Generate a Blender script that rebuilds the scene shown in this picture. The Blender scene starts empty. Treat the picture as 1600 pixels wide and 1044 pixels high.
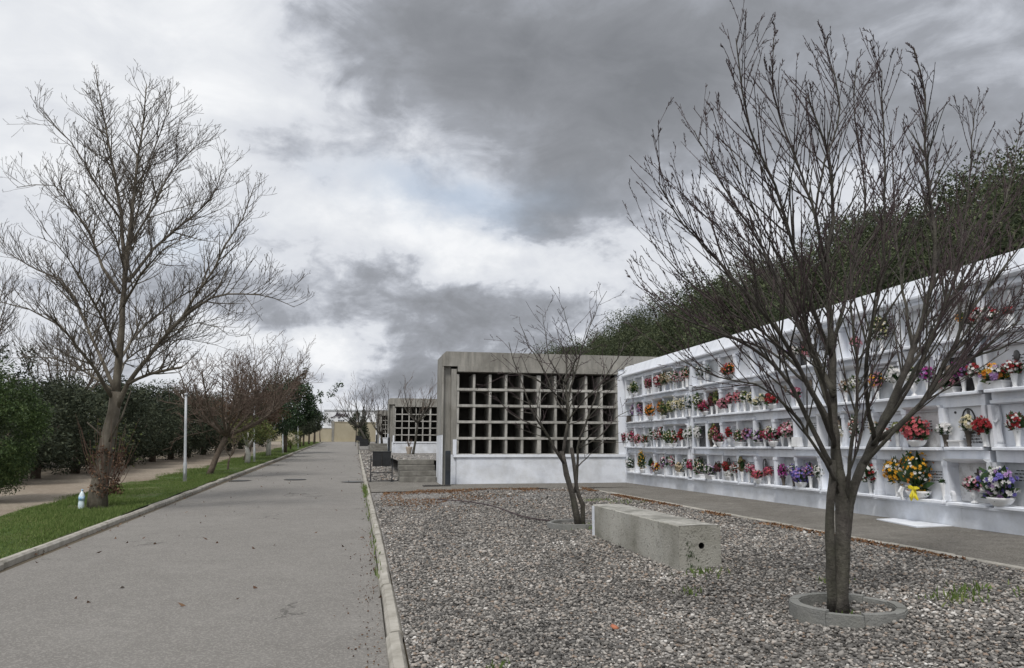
import bpy, math, random
import numpy as np
from mathutils import Vector, Matrix

# ------------------------------------------------------------------ camera, world, sun, exposure
sc = bpy.context.scene
C = sc.collection
R = math.radians
F_PX, CX, CY, EYE = 1200.0, 800.0, 522.0, 1.68       # photo pixels (1600 x 1044)
PITCH = math.atan(176 / F_PX)
YAW = math.atan(238 / math.hypot(F_PX, 176))
cam = bpy.data.cameras.new("camera")
cam.sensor_width = 36.0
cam.lens = 36.0 * F_PX / 1600.0
cam.clip_end = 3000
camo = bpy.data.objects.new("camera", cam)
C.objects.link(camo)
camo.location = (0, 0, EYE)
camo.rotation_euler = (math.pi / 2 + PITCH, 0, -YAW)
sc.camera = camo
sc.render.engine = "CYCLES"
sc.cycles.use_denoising = True
sc.cycles.max_bounces = 6
sc.cycles.diffuse_bounces = 3
sc.cycles.glossy_bounces = 2
sc.cycles.transmission_bounces = 4
sc.view_settings.view_transform = "Standard"
sc.view_settings.look = "None"
sc.view_settings.gamma = 1.0
sc.view_settings.use_curve_mapping = False
sc.view_settings.exposure = 0.72

SUN_AZ, SUN_EL = R(-150), R(58)            # azimuth from +Y towards +X: behind the camera, to the left
sun = bpy.data.lights.new("sun", "SUN")
sun.energy = 1.5
sun.angle = R(13)
sun.color = (1.0, 0.965, 0.92)
suno = bpy.data.objects.new("sun", sun)
C.objects.link(suno)
sdir = Vector((math.sin(SUN_AZ) * math.cos(SUN_EL), math.cos(SUN_AZ) * math.cos(SUN_EL), math.sin(SUN_EL)))
suno.rotation_euler = sdir.to_track_quat("Z", "Y").to_euler()
suno.location = (-20, -20, 40)


class Nd:
    """small expression builder for shader math"""
    def __init__(s, nt, sock):
        s.nt, s.s = nt, sock

    @staticmethod
    def op(nt, o, *a, clamp=False):
        n = nt.nodes.new("ShaderNodeMath")
        n.operation = o
        n.use_clamp = clamp
        for i, v in enumerate(a):
            if isinstance(v, Nd):
                nt.links.new(v.s, n.inputs[i])
            else:
                n.inputs[i].default_value = v
        return Nd(nt, n.outputs[0])

    def __add__(s, o): return Nd.op(s.nt, "ADD", s, o)
    __radd__ = __add__
    def __sub__(s, o): return Nd.op(s.nt, "SUBTRACT", s, o)
    def __rsub__(s, o): return Nd.op(s.nt, "SUBTRACT", o, s)
    def __mul__(s, o): return Nd.op(s.nt, "MULTIPLY", s, o)
    __rmul__ = __mul__
    def __truediv__(s, o): return Nd.op(s.nt, "DIVIDE", s, o)


def noise_node(nt, vec, scale, detail=5.0, rough=0.55, dist=0.0, vscale=None):
    if vscale is not None:
        m = nt.nodes.new("ShaderNodeMapping")
        m.inputs["Scale"].default_value = vscale
        nt.links.new(vec, m.inputs["Vector"])
        vec = m.outputs[0]
    n = nt.nodes.new("ShaderNodeTexNoise")
    n.inputs["Scale"].default_value = scale
    n.inputs["Detail"].default_value = detail
    n.inputs["Roughness"].default_value = rough
    n.inputs["Distortion"].default_value = dist
    nt.links.new(vec, n.inputs["Vector"])
    return n


def ramp_node(nt, fac, stops, interp="LINEAR"):
    r = nt.nodes.new("ShaderNodeValToRGB")
    r.color_ramp.interpolation = interp
    el = r.color_ramp.elements
    while len(el) < len(stops):
        el.new(0.5)
    for e, (p, c) in zip(el, stops):
        e.position = p
        e.color = (c[0], c[1], c[2], 1)
    nt.links.new(fac.s if isinstance(fac, Nd) else fac, r.inputs[0])
    return r


def mix_color(nt, fac, a, b, mode="MIX"):
    m = nt.nodes.new("ShaderNodeMix")
    m.data_type = "RGBA"
    m.blend_type = mode
    for v, i in ((fac, 0), (a, 6), (b, 7)):
        if isinstance(v, Nd):
            nt.links.new(v.s, m.inputs[i])
        elif isinstance(v, bpy.types.NodeSocket):
            nt.links.new(v, m.inputs[i])
        elif isinstance(v, tuple):
            m.inputs[i].default_value = (*v[:3], 1)
        else:
            m.inputs[i].default_value = v
    return m.outputs[2]


def build_world():
    w = bpy.data.worlds.new("World")
    sc.world = w
    w.use_nodes = True
    nt = w.node_tree
    nt.nodes.clear()
    out = nt.nodes.new("ShaderNodeOutputWorld")
    bg = nt.nodes.new("ShaderNodeBackground")
    nt.links.new(bg.outputs[0], out.inputs[0])
    sky = nt.nodes.new("ShaderNodeTexSky")
    sky.sky_type = "NISHITA"
    sky.sun_disc = False
    sky.sun_elevation = SUN_EL
    sky.sun_rotation = SUN_AZ
    tc = nt.nodes.new("ShaderNodeTexCoord")
    d = tc.outputs["Generated"]
    sep = nt.nodes.new("ShaderNodeSeparateXYZ")
    nt.links.new(d, sep.inputs[0])
    x, y, z = (Nd(nt, sep.outputs[i]) for i in range(3))
    az = Nd.op(nt, "ARCTAN2", x, y) * 57.29578
    el = Nd.op(nt, "ARCSINE", z) * 57.29578
    zz = Nd.op(nt, "MAXIMUM", z, 0.0) + 0.16
    comb = nt.nodes.new("ShaderNodeCombineXYZ")
    nt.links.new((x / zz).s, comb.inputs[0])
    nt.links.new((y / zz).s, comb.inputs[1])
    comb.inputs[2].default_value = 3.7
    p = comb.outputs[0]
    f_big = Nd(nt, noise_node(nt, p, 0.9, 9, 0.56, 0.25).outputs[0])
    f_mid = Nd(nt, noise_node(nt, p, 2.6, 10, 0.6, 0.5).outputs[0])
    f_dir = Nd(nt, noise_node(nt, d, 8.0, 10, 0.58, 0.55, (1, 1, 1.9)).outputs[0])
    wv = noise_node(nt, d, 5.0, 7, 0.58, 0.2, (1, 1, 1.7))
    ws = nt.nodes.new("ShaderNodeSeparateColor")
    nt.links.new(wv.outputs["Color"], ws.inputs[0])
    azw = az + (Nd(nt, ws.outputs[0]) - 0.5) * 17.0
    elw = el + (Nd(nt, ws.outputs[1]) - 0.5) * 11.0

    def blob(a0, e0, sa, se, amp):
        u = (azw - a0) / sa
        v = (elw - e0) / se
        g = Nd.op(nt, "EXPONENT", (u * u + v * v) * -1.0)
        return g * amp
    f_puff = Nd(nt, noise_node(nt, d, 24.0, 8, 0.6, 0.4, (1, 1, 1.5)).outputs[0])
    low = Nd.op(nt, "SUBTRACT", 1.0, el / 24.0, clamp=True)
    B = (f_puff - 0.5) * (low * 0.75 + 0.12) + (f_big - 0.5) * 0.40 + (f_mid - 0.5) * 0.16 + (f_dir - 0.5) * 0.70 + 0.72
    for b in ((20, 25, 13, 7.0, -0.56), (5, 29.5, 9, 4.5, -0.44), (40, 24, 13, 8, -0.34),
              (15.5, 18.0, 4.5, 3.0, -0.40), (-5, 20.8, 5.0, 2.0, -0.26), (24, 34, 20, 6, -0.25),
              (8, 10.4, 12, 2.2, -0.46), (-14, 9.5, 9, 2.6, -0.32), (5.0, 5.8, 4.6, 2.0, -0.44), (14, 7.5, 8, 2, -0.22), (-17, 26, 6, 2.0, -0.18),
              (6, 15.2, 8, 1.7, 0.36), (2.8, 17.2, 2.2, 1.6, 0.28), (-12, 24.5, 7, 3.5, 0.16), (-20, 20, 11, 9, 0.08),
              (-2.5, 6.4, 5.5, 1.2, 0.34), (20, 12.2, 5, 1.6, 0.16), (17, 8, 5, 1.5, 0.14), (34, 18.5, 5, 2, 0.12)):
        B = B + blob(*b)
    col = ramp_node(nt, B, [(0.0, (.13, .137, .15)), (0.24, (.168, .176, .192)), (0.40, (.215, .226, .25)),
                            (0.51, (.31, .325, .358)), (0.62, (.435, .45, .48)), (0.80, (.49, .503, .525)), (1.0, (.565, .573, .585))])
    gap = Nd.op(nt, "MINIMUM", blob(7.0, 18.8, 8.0, 1.9, 1.0) + blob(-14, 13.5, 4.5, 2.2, 0.6), 1.0)
    gap = gap * Nd.op(nt, "SUBTRACT", 1.25, Nd(nt, ws.outputs[2]), clamp=True) * 0.95
    skys = mix_color(nt, 1.0, sky.outputs[0], (0.075, 0.075, 0.075), "MULTIPLY")
    hazy = mix_color(nt, 0.62, skys, (.40, .445, .50))
    fin = mix_color(nt, gap, col.outputs[0], hazy)
    nt.links.new(fin, bg.inputs[0])
    bg.inputs[1].default_value = 1.0


build_world()

# ------------------------------------------------------------------ pixel helpers (a pixel gives only a direction)
_fw = Vector((math.sin(YAW) * math.cos(PITCH), math.cos(YAW) * math.cos(PITCH), math.sin(PITCH)))
_rt = Vector((math.cos(YAW), -math.sin(YAW), 0))
_up = _rt.cross(_fw)


def ray(px, py):
    return _fw + _rt * ((px - CX) / F_PX) - _up * ((py - CY) / F_PX)


def on_x(px, py, X):
    d = ray(px, py)
    return d * (X / d.x) + Vector((0, 0, EYE))


def on_y(px, py, Y):
    d = ray(px, py)
    return d * (Y / d.y) + Vector((0, 0, EYE))


# ------------------------------------------------------------------ materials
MATS = {}


def material(name, stops, scale=3.0, detail=6, rough=0.8, bump=0.0, bscale=None, vscale=None, spec=0.3,
             island=False, second=None, second_scale=0.6, second_amt=0.4, speck=None, trans=0.0, noise_rough=0.6, pos="world", cracks=0.0):
    """procedural principled material: noise -> ramp, a second broad stain layer, optional specks, optional per-island hue"""
    m = bpy.data.materials.new(name)
    m.use_nodes = True
    nt = m.node_tree
    b = nt.nodes["Principled BSDF"]
    b.inputs["Roughness"].default_value = rough
    b.inputs["Specular IOR Level"].default_value = spec
    geo = nt.nodes.new("ShaderNodeNewGeometry")
    if pos == "world":
        vec = geo.outputs["Position"]
    else:
        vec = nt.nodes.new("ShaderNodeTexCoord").outputs["Object"]
    n = noise_node(nt, vec, scale, detail, noise_rough, 0.0, vscale)
    fac = n.outputs[0]
    if island:
        fac = geo.outputs["Random Per Island"]
        n2 = Nd(nt, n.outputs[0])
        fac = (Nd(nt, fac) * 0.8 + (n2 - 0.5) * 0.6 + 0.1)
        fac = Nd.op(nt, "MAXIMUM", fac, 0.0)
    col = ramp_node(nt, fac, stops).outputs[0]
    if second:
        s = noise_node(nt, vec, second_scale, 6, 0.65)
        f = ramp_node(nt, s.outputs[0], [(0.42, (0, 0, 0)), (0.68, (1, 1, 1))]).outputs[0]
        sx = nt.nodes.new("ShaderNodeSeparateColor")
        nt.links.new(f, sx.inputs[0])
        col = mix_color(nt, Nd(nt, sx.outputs[0]) * second_amt, col, second)
    if speck:
        sc_, thr, amt, c2 = speck
        v = nt.nodes.new("ShaderNodeTexVoronoi")
        v.inputs["Scale"].default_value = sc_
        nt.links.new(vec, v.inputs["Vector"])
        sp = nt.nodes.new("ShaderNodeSeparateColor")
        nt.links.new(v.outputs["Color"], sp.inputs[0])
        g = Nd.op(nt, "GREATER_THAN", Nd(nt, sp.outputs[0]), thr)
        col = mix_color(nt, g * amt, col, c2)
    if cracks:
        wn = noise_node(nt, vec, 2.5, 5, .6)
        ad = nt.nodes.new("ShaderNodeVectorMath")
        ad.operation = "MULTIPLY_ADD"
        nt.links.new(wn.outputs["Color"], ad.inputs[0])
        ad.inputs[1].default_value = (.5, .5, .5)
        nt.links.new(vec, ad.inputs[2])
        vo = nt.nodes.new("ShaderNodeTexVoronoi")
        vo.feature = "DISTANCE_TO_EDGE"
        vo.inputs["Scale"].default_value = cracks
        nt.links.new(ad.outputs[0], vo.inputs["Vector"])
        mk = noise_node(nt, vec, .23, 3, .5)
        ln = Nd.op(nt, "LESS_THAN", Nd(nt, vo.outputs["Distance"]), .007) * Nd.op(nt, "GREATER_THAN", Nd(nt, mk.outputs[0]), .56)
        col = mix_color(nt, ln * .55, col, (.05, .047, .042))
    nt.links.new(col, b.inputs["Base Color"])
    if bump:
        bn = noise_node(nt, vec, bscale or scale * 4, 6, 0.65)
        bp = nt.nodes.new("ShaderNodeBump")
        bp.inputs["Strength"].default_value = bump
        bp.inputs["Distance"].default_value = 0.02
        nt.links.new(bn.outputs[0], bp.inputs["Height"])
        nt.links.new(bp.outputs[0], b.inputs["Normal"])
    if trans:
        tr = nt.nodes.new("ShaderNodeBsdfTranslucent")
        nt.links.new(col, tr.inputs[0])
        ms = nt.nodes.new("ShaderNodeMixShader")
        ms.inputs[0].default_value = trans
        nt.links.new(b.outputs[0], ms.inputs[1])
        nt.links.new(tr.outputs[0], ms.inputs[2])
        nt.links.new(ms.outputs[0], nt.nodes["Material Output"].inputs[0])
    MATS[name] = m
    return m


g3 = lambda v, t=0.0: (v * (1 + t), v, v * (1 - t))
material("soil", [(0.3, (.06, .05, .035)), (0.7, (.11, .09, .06))], 0.5, bump=.3)
material("asphalt", [(0.30, (.155, .146, .135)), (0.5, (.185, .176, .163)), (0.70, (.22, .21, .195))], 2.2, 10, .85, .6, 70,
         second=(.145, .137, .126), second_scale=.30, second_amt=.6, speck=(75, .72, .45, (.32, .305, .28)), noise_rough=.82, cracks=.55)
material("pavement", [(0.32, (.105, .098, .087)), (0.5, (.15, .141, .126)), (0.68, (.20, .19, .17))], 4, 10, .9, .7, 70,
         second=(.075, .068, .056), second_scale=.9, second_amt=.55, speck=(95, .74, .45, (.34, .318, .28)), noise_rough=.75)
material("gravel_base", [(0.28, (.05, .048, .045)), (0.5, (.14, .135, .13)), (0.72, (.26, .25, .24))], 32, 8, .95, 1.0, 40,
         second=(.15, .12, .085), second_scale=.45, second_amt=.5, speck=(38, .78, .75, (.40, .385, .365)), noise_rough=.8)
material("gravel_path", [(0.3, (.17, .14, .108)), (0.5, (.255, .218, .172)), (0.72, (.36, .32, .265))], 12, 8, .95, .6, 50,
         second=(.14, .10, .07), second_scale=.5, second_amt=.5, noise_rough=.7)
material("lawn", [(0.3, (.03, .055, .012)), (0.55, (.055, .095, .02)), (0.75, (.10, .13, .035))], 6, 8, .95, .6, 40,
         second=(.12, .10, .05), second_scale=.9, second_amt=.7)
material("grass", [(0.0, (.062, .10, .022)), (0.45, (.115, .175, .042)), (0.8, (.17, .225, .072)), (1.0, (.27, .26, .115))], 1.5, 5, .7, island=True, trans=.25)
material("dead_leaf", [(0.0, (.04, .024, .016)), (0.5, (.10, .055, .035)), (1.0, (.20, .125, .07))], 2, 4, .9, island=True)
material("rusty_litter", [(0.0, (.09, .045, .022)), (0.5, (.16, .08, .04)), (1.0, (.22, .14, .07))], 2, 4, .9, island=True)
material("pebble", [(0.0, (.036, .034, .032)), (0.22, (.085, .081, .076)), (0.45, (.155, .147, .136)), (0.62, (.245, .231, .212)),
                    (0.75, (.36, .338, .31)), (0.82, (.22, .165, .125)), (0.90, (.47, .447, .415)), (1.0, (.68, .66, .63))], 1.3, 3, .8, island=True)
material("kerb_concrete", [(0.3, (.25, .235, .205)), (0.5, (.37, .35, .31)), (0.7, (.46, .44, .40))], 5, 8, .9, .5, 40,
         second=(.16, .15, .12), second_scale=1.6, second_amt=.5)
material("concrete", [(0.28, (.20, .195, .178)), (0.5, (.29, .281, .256)), (0.72, (.38, .365, .33))], 2.6, 9, .9, .45, 30, (3.5, 3.5, .5),
         second=(.105, .098, .08), second_scale=.8, second_amt=.5)
material("niche_concrete", [(0.28, (.29, .283, .26)), (0.5, (.42, .41, .38)), (0.72, (.52, .51, .475))], 4, 9, .9, .35, 30, (2, 2, .7),
         second=(.13, .125, .11), second_scale=1.1, second_amt=.6)
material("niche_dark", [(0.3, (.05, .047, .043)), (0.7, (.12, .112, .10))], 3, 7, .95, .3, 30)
material("bench_concrete", [(0.28, (.30, .295, .265)), (0.5, (.42, .41, .37)), (0.72, (.52, .51, .465))], 3.0, 10, .92, .7, 45,
         second=(.13, .125, .095), second_scale=1.5, second_amt=.8, speck=(55, .93, .5, (.10, .095, .08)), noise_rough=.7)
material("bench_top", [(0.3, (.22, .215, .195)), (0.5, (.36, .35, .32)), (0.7, (.52, .51, .47))], 9, 9, .95, .8, 40,
         second=(.10, .10, .085), second_scale=2.2, second_amt=.75, noise_rough=.75)
material("pipe_dark", [(0.3, (.012, .012, .012)), (0.7, (.03, .03, .028))], 8, rough=.8)
material("whitewash", [(0.28, (.64, .672, .735)), (0.5, (.765, .797, .855)), (0.75, (.82, .842, .88))], 2.2, 8, .75, .25, 25, (2.6, 2.6, .55),
         second=(.50, .51, .53), second_scale=1.3, second_amt=.30)
material("whitewash_base", [(0.25, (.58, .61, .67)), (0.5, (.73, .762, .82)), (0.75, (.79, .815, .855))], 1.6, 9, .8, .3, 22,
         second=(.36, .36, .34), second_scale=1.7, second_amt=.45)
material("slab_white", [(0.3, (.64, .662, .70)), (0.7, (.78, .795, .825))], 3, 7, .45, .06, 12, second=(.55, .56, .58), second_scale=2, second_amt=.4)
material("slab_grey", [(0.3, (.42, .44, .46)), (0.55, (.55, .57, .59)), (0.75, (.65, .66, .68))], 5, 9, .35, second=(.30, .31, .32), second_scale=3, second_amt=.4)
material("slab_veined", [(0.3, (.50, .50, .50)), (0.5, (.68, .68, .68)), (0.62, (.46, .45, .44)), (0.75, (.72, .72, .72))], 4, 9, .3, noise_rough=.7)
material("slab_dark", [(0.3, (.05, .05, .052)), (0.7, (.11, .108, .105))], 9, 8, .25, spec=.5)
material("glazed_white", [(0.3, (.66, .67, .68)), (0.7, (.80, .80, .80))], 6, 5, .35, spec=.45)
material("vase_grey", [(0.3, (.36, .37, .38)), (0.7, (.52, .53, .54))], 8, 6, .4, spec=.45)
material("vase_dark", [(0.3, (.045, .036, .03)), (0.7, (.09, .075, .06))], 8, 6, .4, spec=.5)
material("vase_mauve", [(0.3, (.24, .22, .25)), (0.7, (.34, .31, .35))], 8, 6, .4)
material("ink", [(0.3, (.03, .03, .032)), (0.7, (.06, .06, .06))], 8, rough=.6)
material("portrait_blue", [(0.3, (.20, .30, .44)), (0.7, (.40, .50, .60))], 8, rough=.35)
material("portrait_warm", [(0.3, (.09, .07, .06)), (0.5, (.26, .20, .15)), (0.7, (.40, .33, .26))], 14, rough=.35)
material("leaf_dark", [(0.0, (.015, .03, .012)), (0.6, (.035, .065, .022)), (1.0, (.08, .11, .04))], 4, 3, .55, island=True)
material("bouquet_leaf", [(0.0, (.016, .04, .016)), (0.6, (.04, .085, .03)), (1.0, (.09, .13, .05))], 8, 3, .6, island=True)
PETAL = dict(w=(.78, .77, .75), r=(.34, .028, .034), c=(.33, .025, .085), p=(.62, .30, .36), h=(.52, .09, .19), y=(.74, .40, .03),
             o=(.66, .25, .04), l=(.42, .26, .50), v=(.20, .17, .50), m=(.42, .06, .30), b=(.17, .05, .06), e=(.58, .48, .34),
             s=(.50, .54, .58), k=(.62, .15, .17), t=(.27, .19, .12), g=(.28, .30, .10), a=(.68, .62, .42), n=(.72, .33, .28))
PNAME = dict(w="white", r="red", c="crimson", p="pink", h="hot pink", y="yellow", o="orange", l="lilac", v="violet blue", m="magenta",
             b="burgundy", e="beige", s="silvery white", k="coral", t="brown", g="olive green", a="cream", n="peach")
for k_, c_ in PETAL.items():
    material("petal_" + k_, [(0.0, tuple(v * .62 for v in c_)), (0.5, c_), (1.0, tuple(min(.85, v * 1.15 + .05) for v in c_))], 30, 3, .75, island=True, trans=.2)
material("bark_plane", [(0.28, (.06, .05, .038)), (0.5, (.125, .11, .088)), (0.72, (.215, .195, .16))], 7, 9, .95, .8, 24, (1, 1, .35),
         second=(.07, .06, .045), second_scale=2.4, second_amt=.5)
material("twig_plane", [(0.3, (.065, .055, .046)), (0.7, (.13, .11, .092))], 5, 5, .9)
material("bark_dark", [(0.28, (.032, .028, .025)), (0.5, (.065, .058, .052)), (0.72, (.115, .105, .092))], 14, 9, .9, .9, 40, (1, 1, .4),
         second=(.07, .075, .045), second_scale=3.0, second_amt=.45)
material("twig_dark", [(0.3, (.036, .027, .029)), (0.7, (.082, .058, .060))], 6, 5, .8)
material("bark_brown", [(0.3, (.07, .055, .042)), (0.7, (.15, .12, .095))], 10, 8, .95, .7, 30)
material("twig_brown", [(0.3, (.085, .06, .048)), (0.7, (.16, .115, .09))], 5, 5, .9)
material("twig_red", [(0.3, (.10, .062, .048)), (0.7, (.175, .11, .085))], 5, 5, .9)
material("trunk_limed", [(0.3, (.38, .37, .34)), (0.7, (.55, .54, .50))], 5, 7, .9, .5, 30)
material("foliage_hill", [(0.0, (.021, .030, .015)), (0.5, (.054, .070, .033)), (0.85, (.095, .112, .055)), (1.0, (.15, .152, .085))], .5, 4, .75, island=True, trans=.12)
material("foliage_hedge", [(0.0, (.016, .023, .015)), (0.5, (.040, .052, .031)), (0.85, (.07, .082, .048)), (1.0, (.11, .115, .07))], .6, 4, .8, island=True, trans=.12)
material("foliage_bush", [(0.0, (.022, .042, .014)), (0.5, (.055, .092, .029)), (0.85, (.095, .14, .046)), (1.0, (.15, .17, .07))], .9, 4, .6, island=True, trans=.15)
material("foliage_orange_tree", [(0.0, (.010, .024, .010)), (0.5, (.024, .05, .02)), (1.0, (.06, .10, .035))], 1, 4, .45, island=True, trans=.1)
material("foliage_light", [(0.0, (.05, .07, .02)), (0.5, (.10, .125, .035)), (1.0, (.20, .19, .07))], 1, 4, .7, island=True, trans=.2)
material("foliage_russet", [(0.0, (.07, .042, .028)), (0.5, (.12, .072, .045)), (1.0, (.17, .115, .065))], 1, 4, .8, island=True, trans=.15)
material("galvanised", [(0.3, (.36, .38, .40)), (0.7, (.48, .50, .52))], 5, 6, .5, spec=.5)
material("black_metal", [(0.3, (.012, .013, .015)), (0.7, (.028, .03, .033))], 5, 6, .45, spec=.5)
material("dark_panel", [(0.3, (.02, .025, .032)), (0.7, (.04, .046, .055))], 3, 6, .5)
material("iron", [(0.3, (.03, .028, .026)), (0.7, (.07, .065, .06))], 12, 6, .8, .5, 60)
material("beige_wall", [(0.3, (.36, .315, .225)), (0.55, (.43, .385, .285)), (0.75, (.49, .45, .35))], .7, 7, .9, .2, 10, (1, 1, .5), second=(.30, .27, .19), second_scale=.5, second_amt=.4)
material("far_white", [(0.3, (.72, .74, .77)), (0.7, (.82, .84, .86))], .8, 6, .8, second=(.5, .52, .55), second_scale=.4, second_amt=.3)
material("far_glass", [(0.3, (.03, .035, .04)), (0.7, (.10, .11, .12))], 1, 4, .2, spec=.6)
material("sign_ink", [(0.3, (.05, .05, .06)), (0.7, (.11, .09, .11))], 2, 4, .7)
material("bottle_plastic", [(0.3, (.50, .62, .68)), (0.7, (.72, .80, .84))], 12, 4, .15, spec=.6)
material("bottle_label", [(0.3, (.10, .28, .50)), (0.7, (.55, .70, .82))], 25, 4, .4)
material("ribbon_yellow", [(0.3, (.62, .50, .02)), (0.7, (.76, .66, .06))], 10, 4, .4)
material("terracotta", [(0.3, (.40, .34, .28)), (0.7, (.50, .44, .37))], 6, 5, .9)
material("ice_blue", [(0.3, (.25, .50, .70)), (0.7, (.35, .60, .78))], 6, 5, .5)
material("clay_shard", [(0.3, (.34, .12, .07)), (0.7, (.44, .18, .10))], 20, 5, .9)


# ------------------------------------------------------------------ mesh helpers
class MB:
    def __init__(s):
        s.v, s.f, s.m = [], [], []

    def face(s, idx, mi=0):
        s.f.append(idx)
        s.m.append(mi)

    def box(s, x0, x1, y0, y1, z0, z1, mi=0):
        b = len(s.v)
        s.v += [(x0, y0, z0), (x1, y0, z0), (x1, y1, z0), (x0, y1, z0), (x0, y0, z1), (x1, y0, z1), (x1, y1, z1), (x0, y1, z1)]
        for q in ((0, 3, 2, 1), (4, 5, 6, 7), (0, 1, 5, 4), (1, 2, 6, 5), (2, 3, 7, 6), (3, 0, 4, 7)):
            s.face([b + i for i in q], mi)
        return s

    def chamfer_box(s, x0, x1, y0, y1, z0, z1, c=.01, mi=0):
        """box with all its vertical and top/bottom edges cut by c"""
        rings = []
        for z, k in ((z0, c), (z0 + c, 0), (z1 - c, 0), (z1, c)):
            b = len(s.v)
            s.v += [(x0 + c + k, y0 + k, z), (x1 - c - k, y0 + k, z), (x1 - k, y0 + c + k, z), (x1 - k, y1 - c - k, z),
                    (x1 - c - k, y1 - k, z), (x0 + c + k, y1 - k, z), (x0 + k, y1 - c - k, z), (x0 + k, y0 + c + k, z)]
            rings.append(b)
        for a, b in zip(rings, rings[1:]):
            for i in range(8):
                s.face([a + i, a + (i + 1) % 8, b + (i + 1) % 8, b + i], mi)
        s.face([rings[0] + i for i in range(7, -1, -1)], mi)
        s.face([rings[3] + i for i in range(8)], mi)
        return s

    def prism(s, prof, axis, a0, a1, mi=0):
        """profile (u,w) extruded along an axis; axis 'x': (y,z) profile, 'y': (x,z), 'z': (x,y)"""
        b = len(s.v)
        n = len(prof)
        for a in (a0, a1):
            for u, w in prof:
                s.v.append({"x": (a, u, w), "y": (u, a, w), "z": (u, w, a)}[axis])
        for i in range(n):
            s.face([b + i, b + (i + 1) % n, b + n + (i + 1) % n, b + n + i], mi)
        s.face([b + i for i in range(n - 1, -1, -1)], mi)
        s.face([b + n + i for i in range(n)], mi)
        return s

    def lathe(s, prof, n=12, c=(0, 0, 0), mi=0, sx=1, sy=1):
        b = len(s.v)
        for r, z in prof:
            for i in range(n):
                a = 2 * math.pi * i / n
                s.v.append((c[0] + r * math.cos(a) * sx, c[1] + r * math.sin(a) * sy, c[2] + z))
        for k in range(len(prof) - 1):
            for i in range(n):
                s.face([b + k * n + i, b + k * n + (i + 1) % n, b + (k + 1) * n + (i + 1) % n, b + (k + 1) * n + i], mi)
        s.face([b + i for i in range(n - 1, -1, -1)], mi)
        t = b + (len(prof) - 1) * n
        s.face([t + i for i in range(n)], mi)
        return s

    def tube(s, pts, rad, n=6, mi=0, cap=True):
        b = len(s.v)
        pts = [Vector(p) for p in pts]
        u = None
        for i, p in enumerate(pts):
            t = (pts[min(i + 1, len(pts) - 1)] - pts[max(i - 1, 0)])
            if t.length < 1e-9:
                t = Vector((0, 0, 1))
            t.normalize()
            if u is None:
                u = t.orthogonal().normalized()
            else:
                u = (u - t * u.dot(t))
                u = u.normalized() if u.length > 1e-6 else t.orthogonal().normalized()
            w = t.cross(u)
            r = rad[i] if isinstance(rad, (list, tuple)) else rad
            for k in range(n):
                a = 2 * math.pi * k / n
                q = p + u * (r * math.cos(a)) + w * (r * math.sin(a))
                s.v.append((q.x, q.y, q.z))
        for i in range(len(pts) - 1):
            for k in range(n):
                s.face([b + i * n + k, b + i * n + (k + 1) % n, b + (i + 1) * n + (k + 1) % n, b + (i + 1) * n + k], mi)
        if cap and n > 3:
            s.face([b + k for k in range(n - 1, -1, -1)], mi)
            e = b + (len(pts) - 1) * n
            s.face([e + k for k in range(n)], mi)
        return s

    def mesh(s, name, mats, smooth=False):
        me = bpy.data.meshes.new(name)
        me.from_pydata(s.v, [], s.f)
        for mm in ([mats] if isinstance(mats, str) else mats):
            me.materials.append(MATS[mm])
        if any(s.m):
            me.polygons.foreach_set("material_index", s.m)
        if smooth:
            me.shade_smooth()
        me.update()
        return me

    def build(s, name, mats, parent=None, smooth=False, loc=None):
        return link(name, s.mesh(name, mats, smooth), parent, loc)


def link(name, me, parent=None, loc=None, rz=0.0, scale=None):
    o = bpy.data.objects.new(name, me)
    C.objects.link(o)
    if parent is not None:
        o.parent = parent
    if loc is not None:
        o.location = loc
    if rz:
        o.rotation_euler = (0, 0, rz)
    if scale is not None:
        o.scale = scale if isinstance(scale, (tuple, list)) else (scale,) * 3
    return o


def tag(o, label=None, cat=None, group=None, kind=None):
    if label: o["label"] = label
    if cat: o["category"] = cat
    if group: o["group"] = group
    if kind: o["kind"] = kind
    return o


def thing(name, label, cat, loc=(0, 0, 0), rz=0.0, group=None):
    o = bpy.data.objects.new(name, None)
    o.empty_display_size = .2
    C.objects.link(o)
    o.location = loc
    o.rotation_euler = (0, 0, rz)
    return tag(o, label, cat, group)


def np_mesh(name, verts, faces, mats, smooth=False, mat_index=None):
    """verts (n,3), faces (m,k) arrays with a fixed k"""
    me = bpy.data.meshes.new(name)
    nv, (nf, k) = len(verts), faces.shape
    me.vertices.add(nv)
    me.vertices.foreach_set("co", np.ascontiguousarray(verts, dtype=np.float32).ravel())
    me.loops.add(nf * k)
    me.loops.foreach_set("vertex_index", np.ascontiguousarray(faces, dtype=np.int32).ravel())
    me.polygons.add(nf)
    me.polygons.foreach_set("loop_start", np.arange(0, nf * k, k, dtype=np.int32))
    if mat_index is not None:
        me.polygons.foreach_set("material_index", mat_index.astype(np.int32))
    for mm in ([mats] if isinstance(mats, str) else mats):
        me.materials.append(MATS[mm])
    me.update(calc_edges=True)
    if smooth:
        me.shade_smooth()
    return me


def sstep(t):
    t = min(1.0, max(0.0, t))
    return t * t * (3 - 2 * t)


# ------------------------------------------------------------------ the lie of the land
def road_z(y):
    if y < 95: return .0225 * y
    if y < 115: return 2.1375 + .0225 * (y - 95) - .0225 * (y - 95) ** 2 / 40
    return 2.3625


def x_right(y): return .25 - .0075 * max(0.0, y - 12)
def x_left(y): return -4.15 - .0035 * max(0.0, y - 10)


WALL_Z = .60            # pavement level along the niche wall
PAVE_X = 5.92           # edge between gravel and pavement


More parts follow.
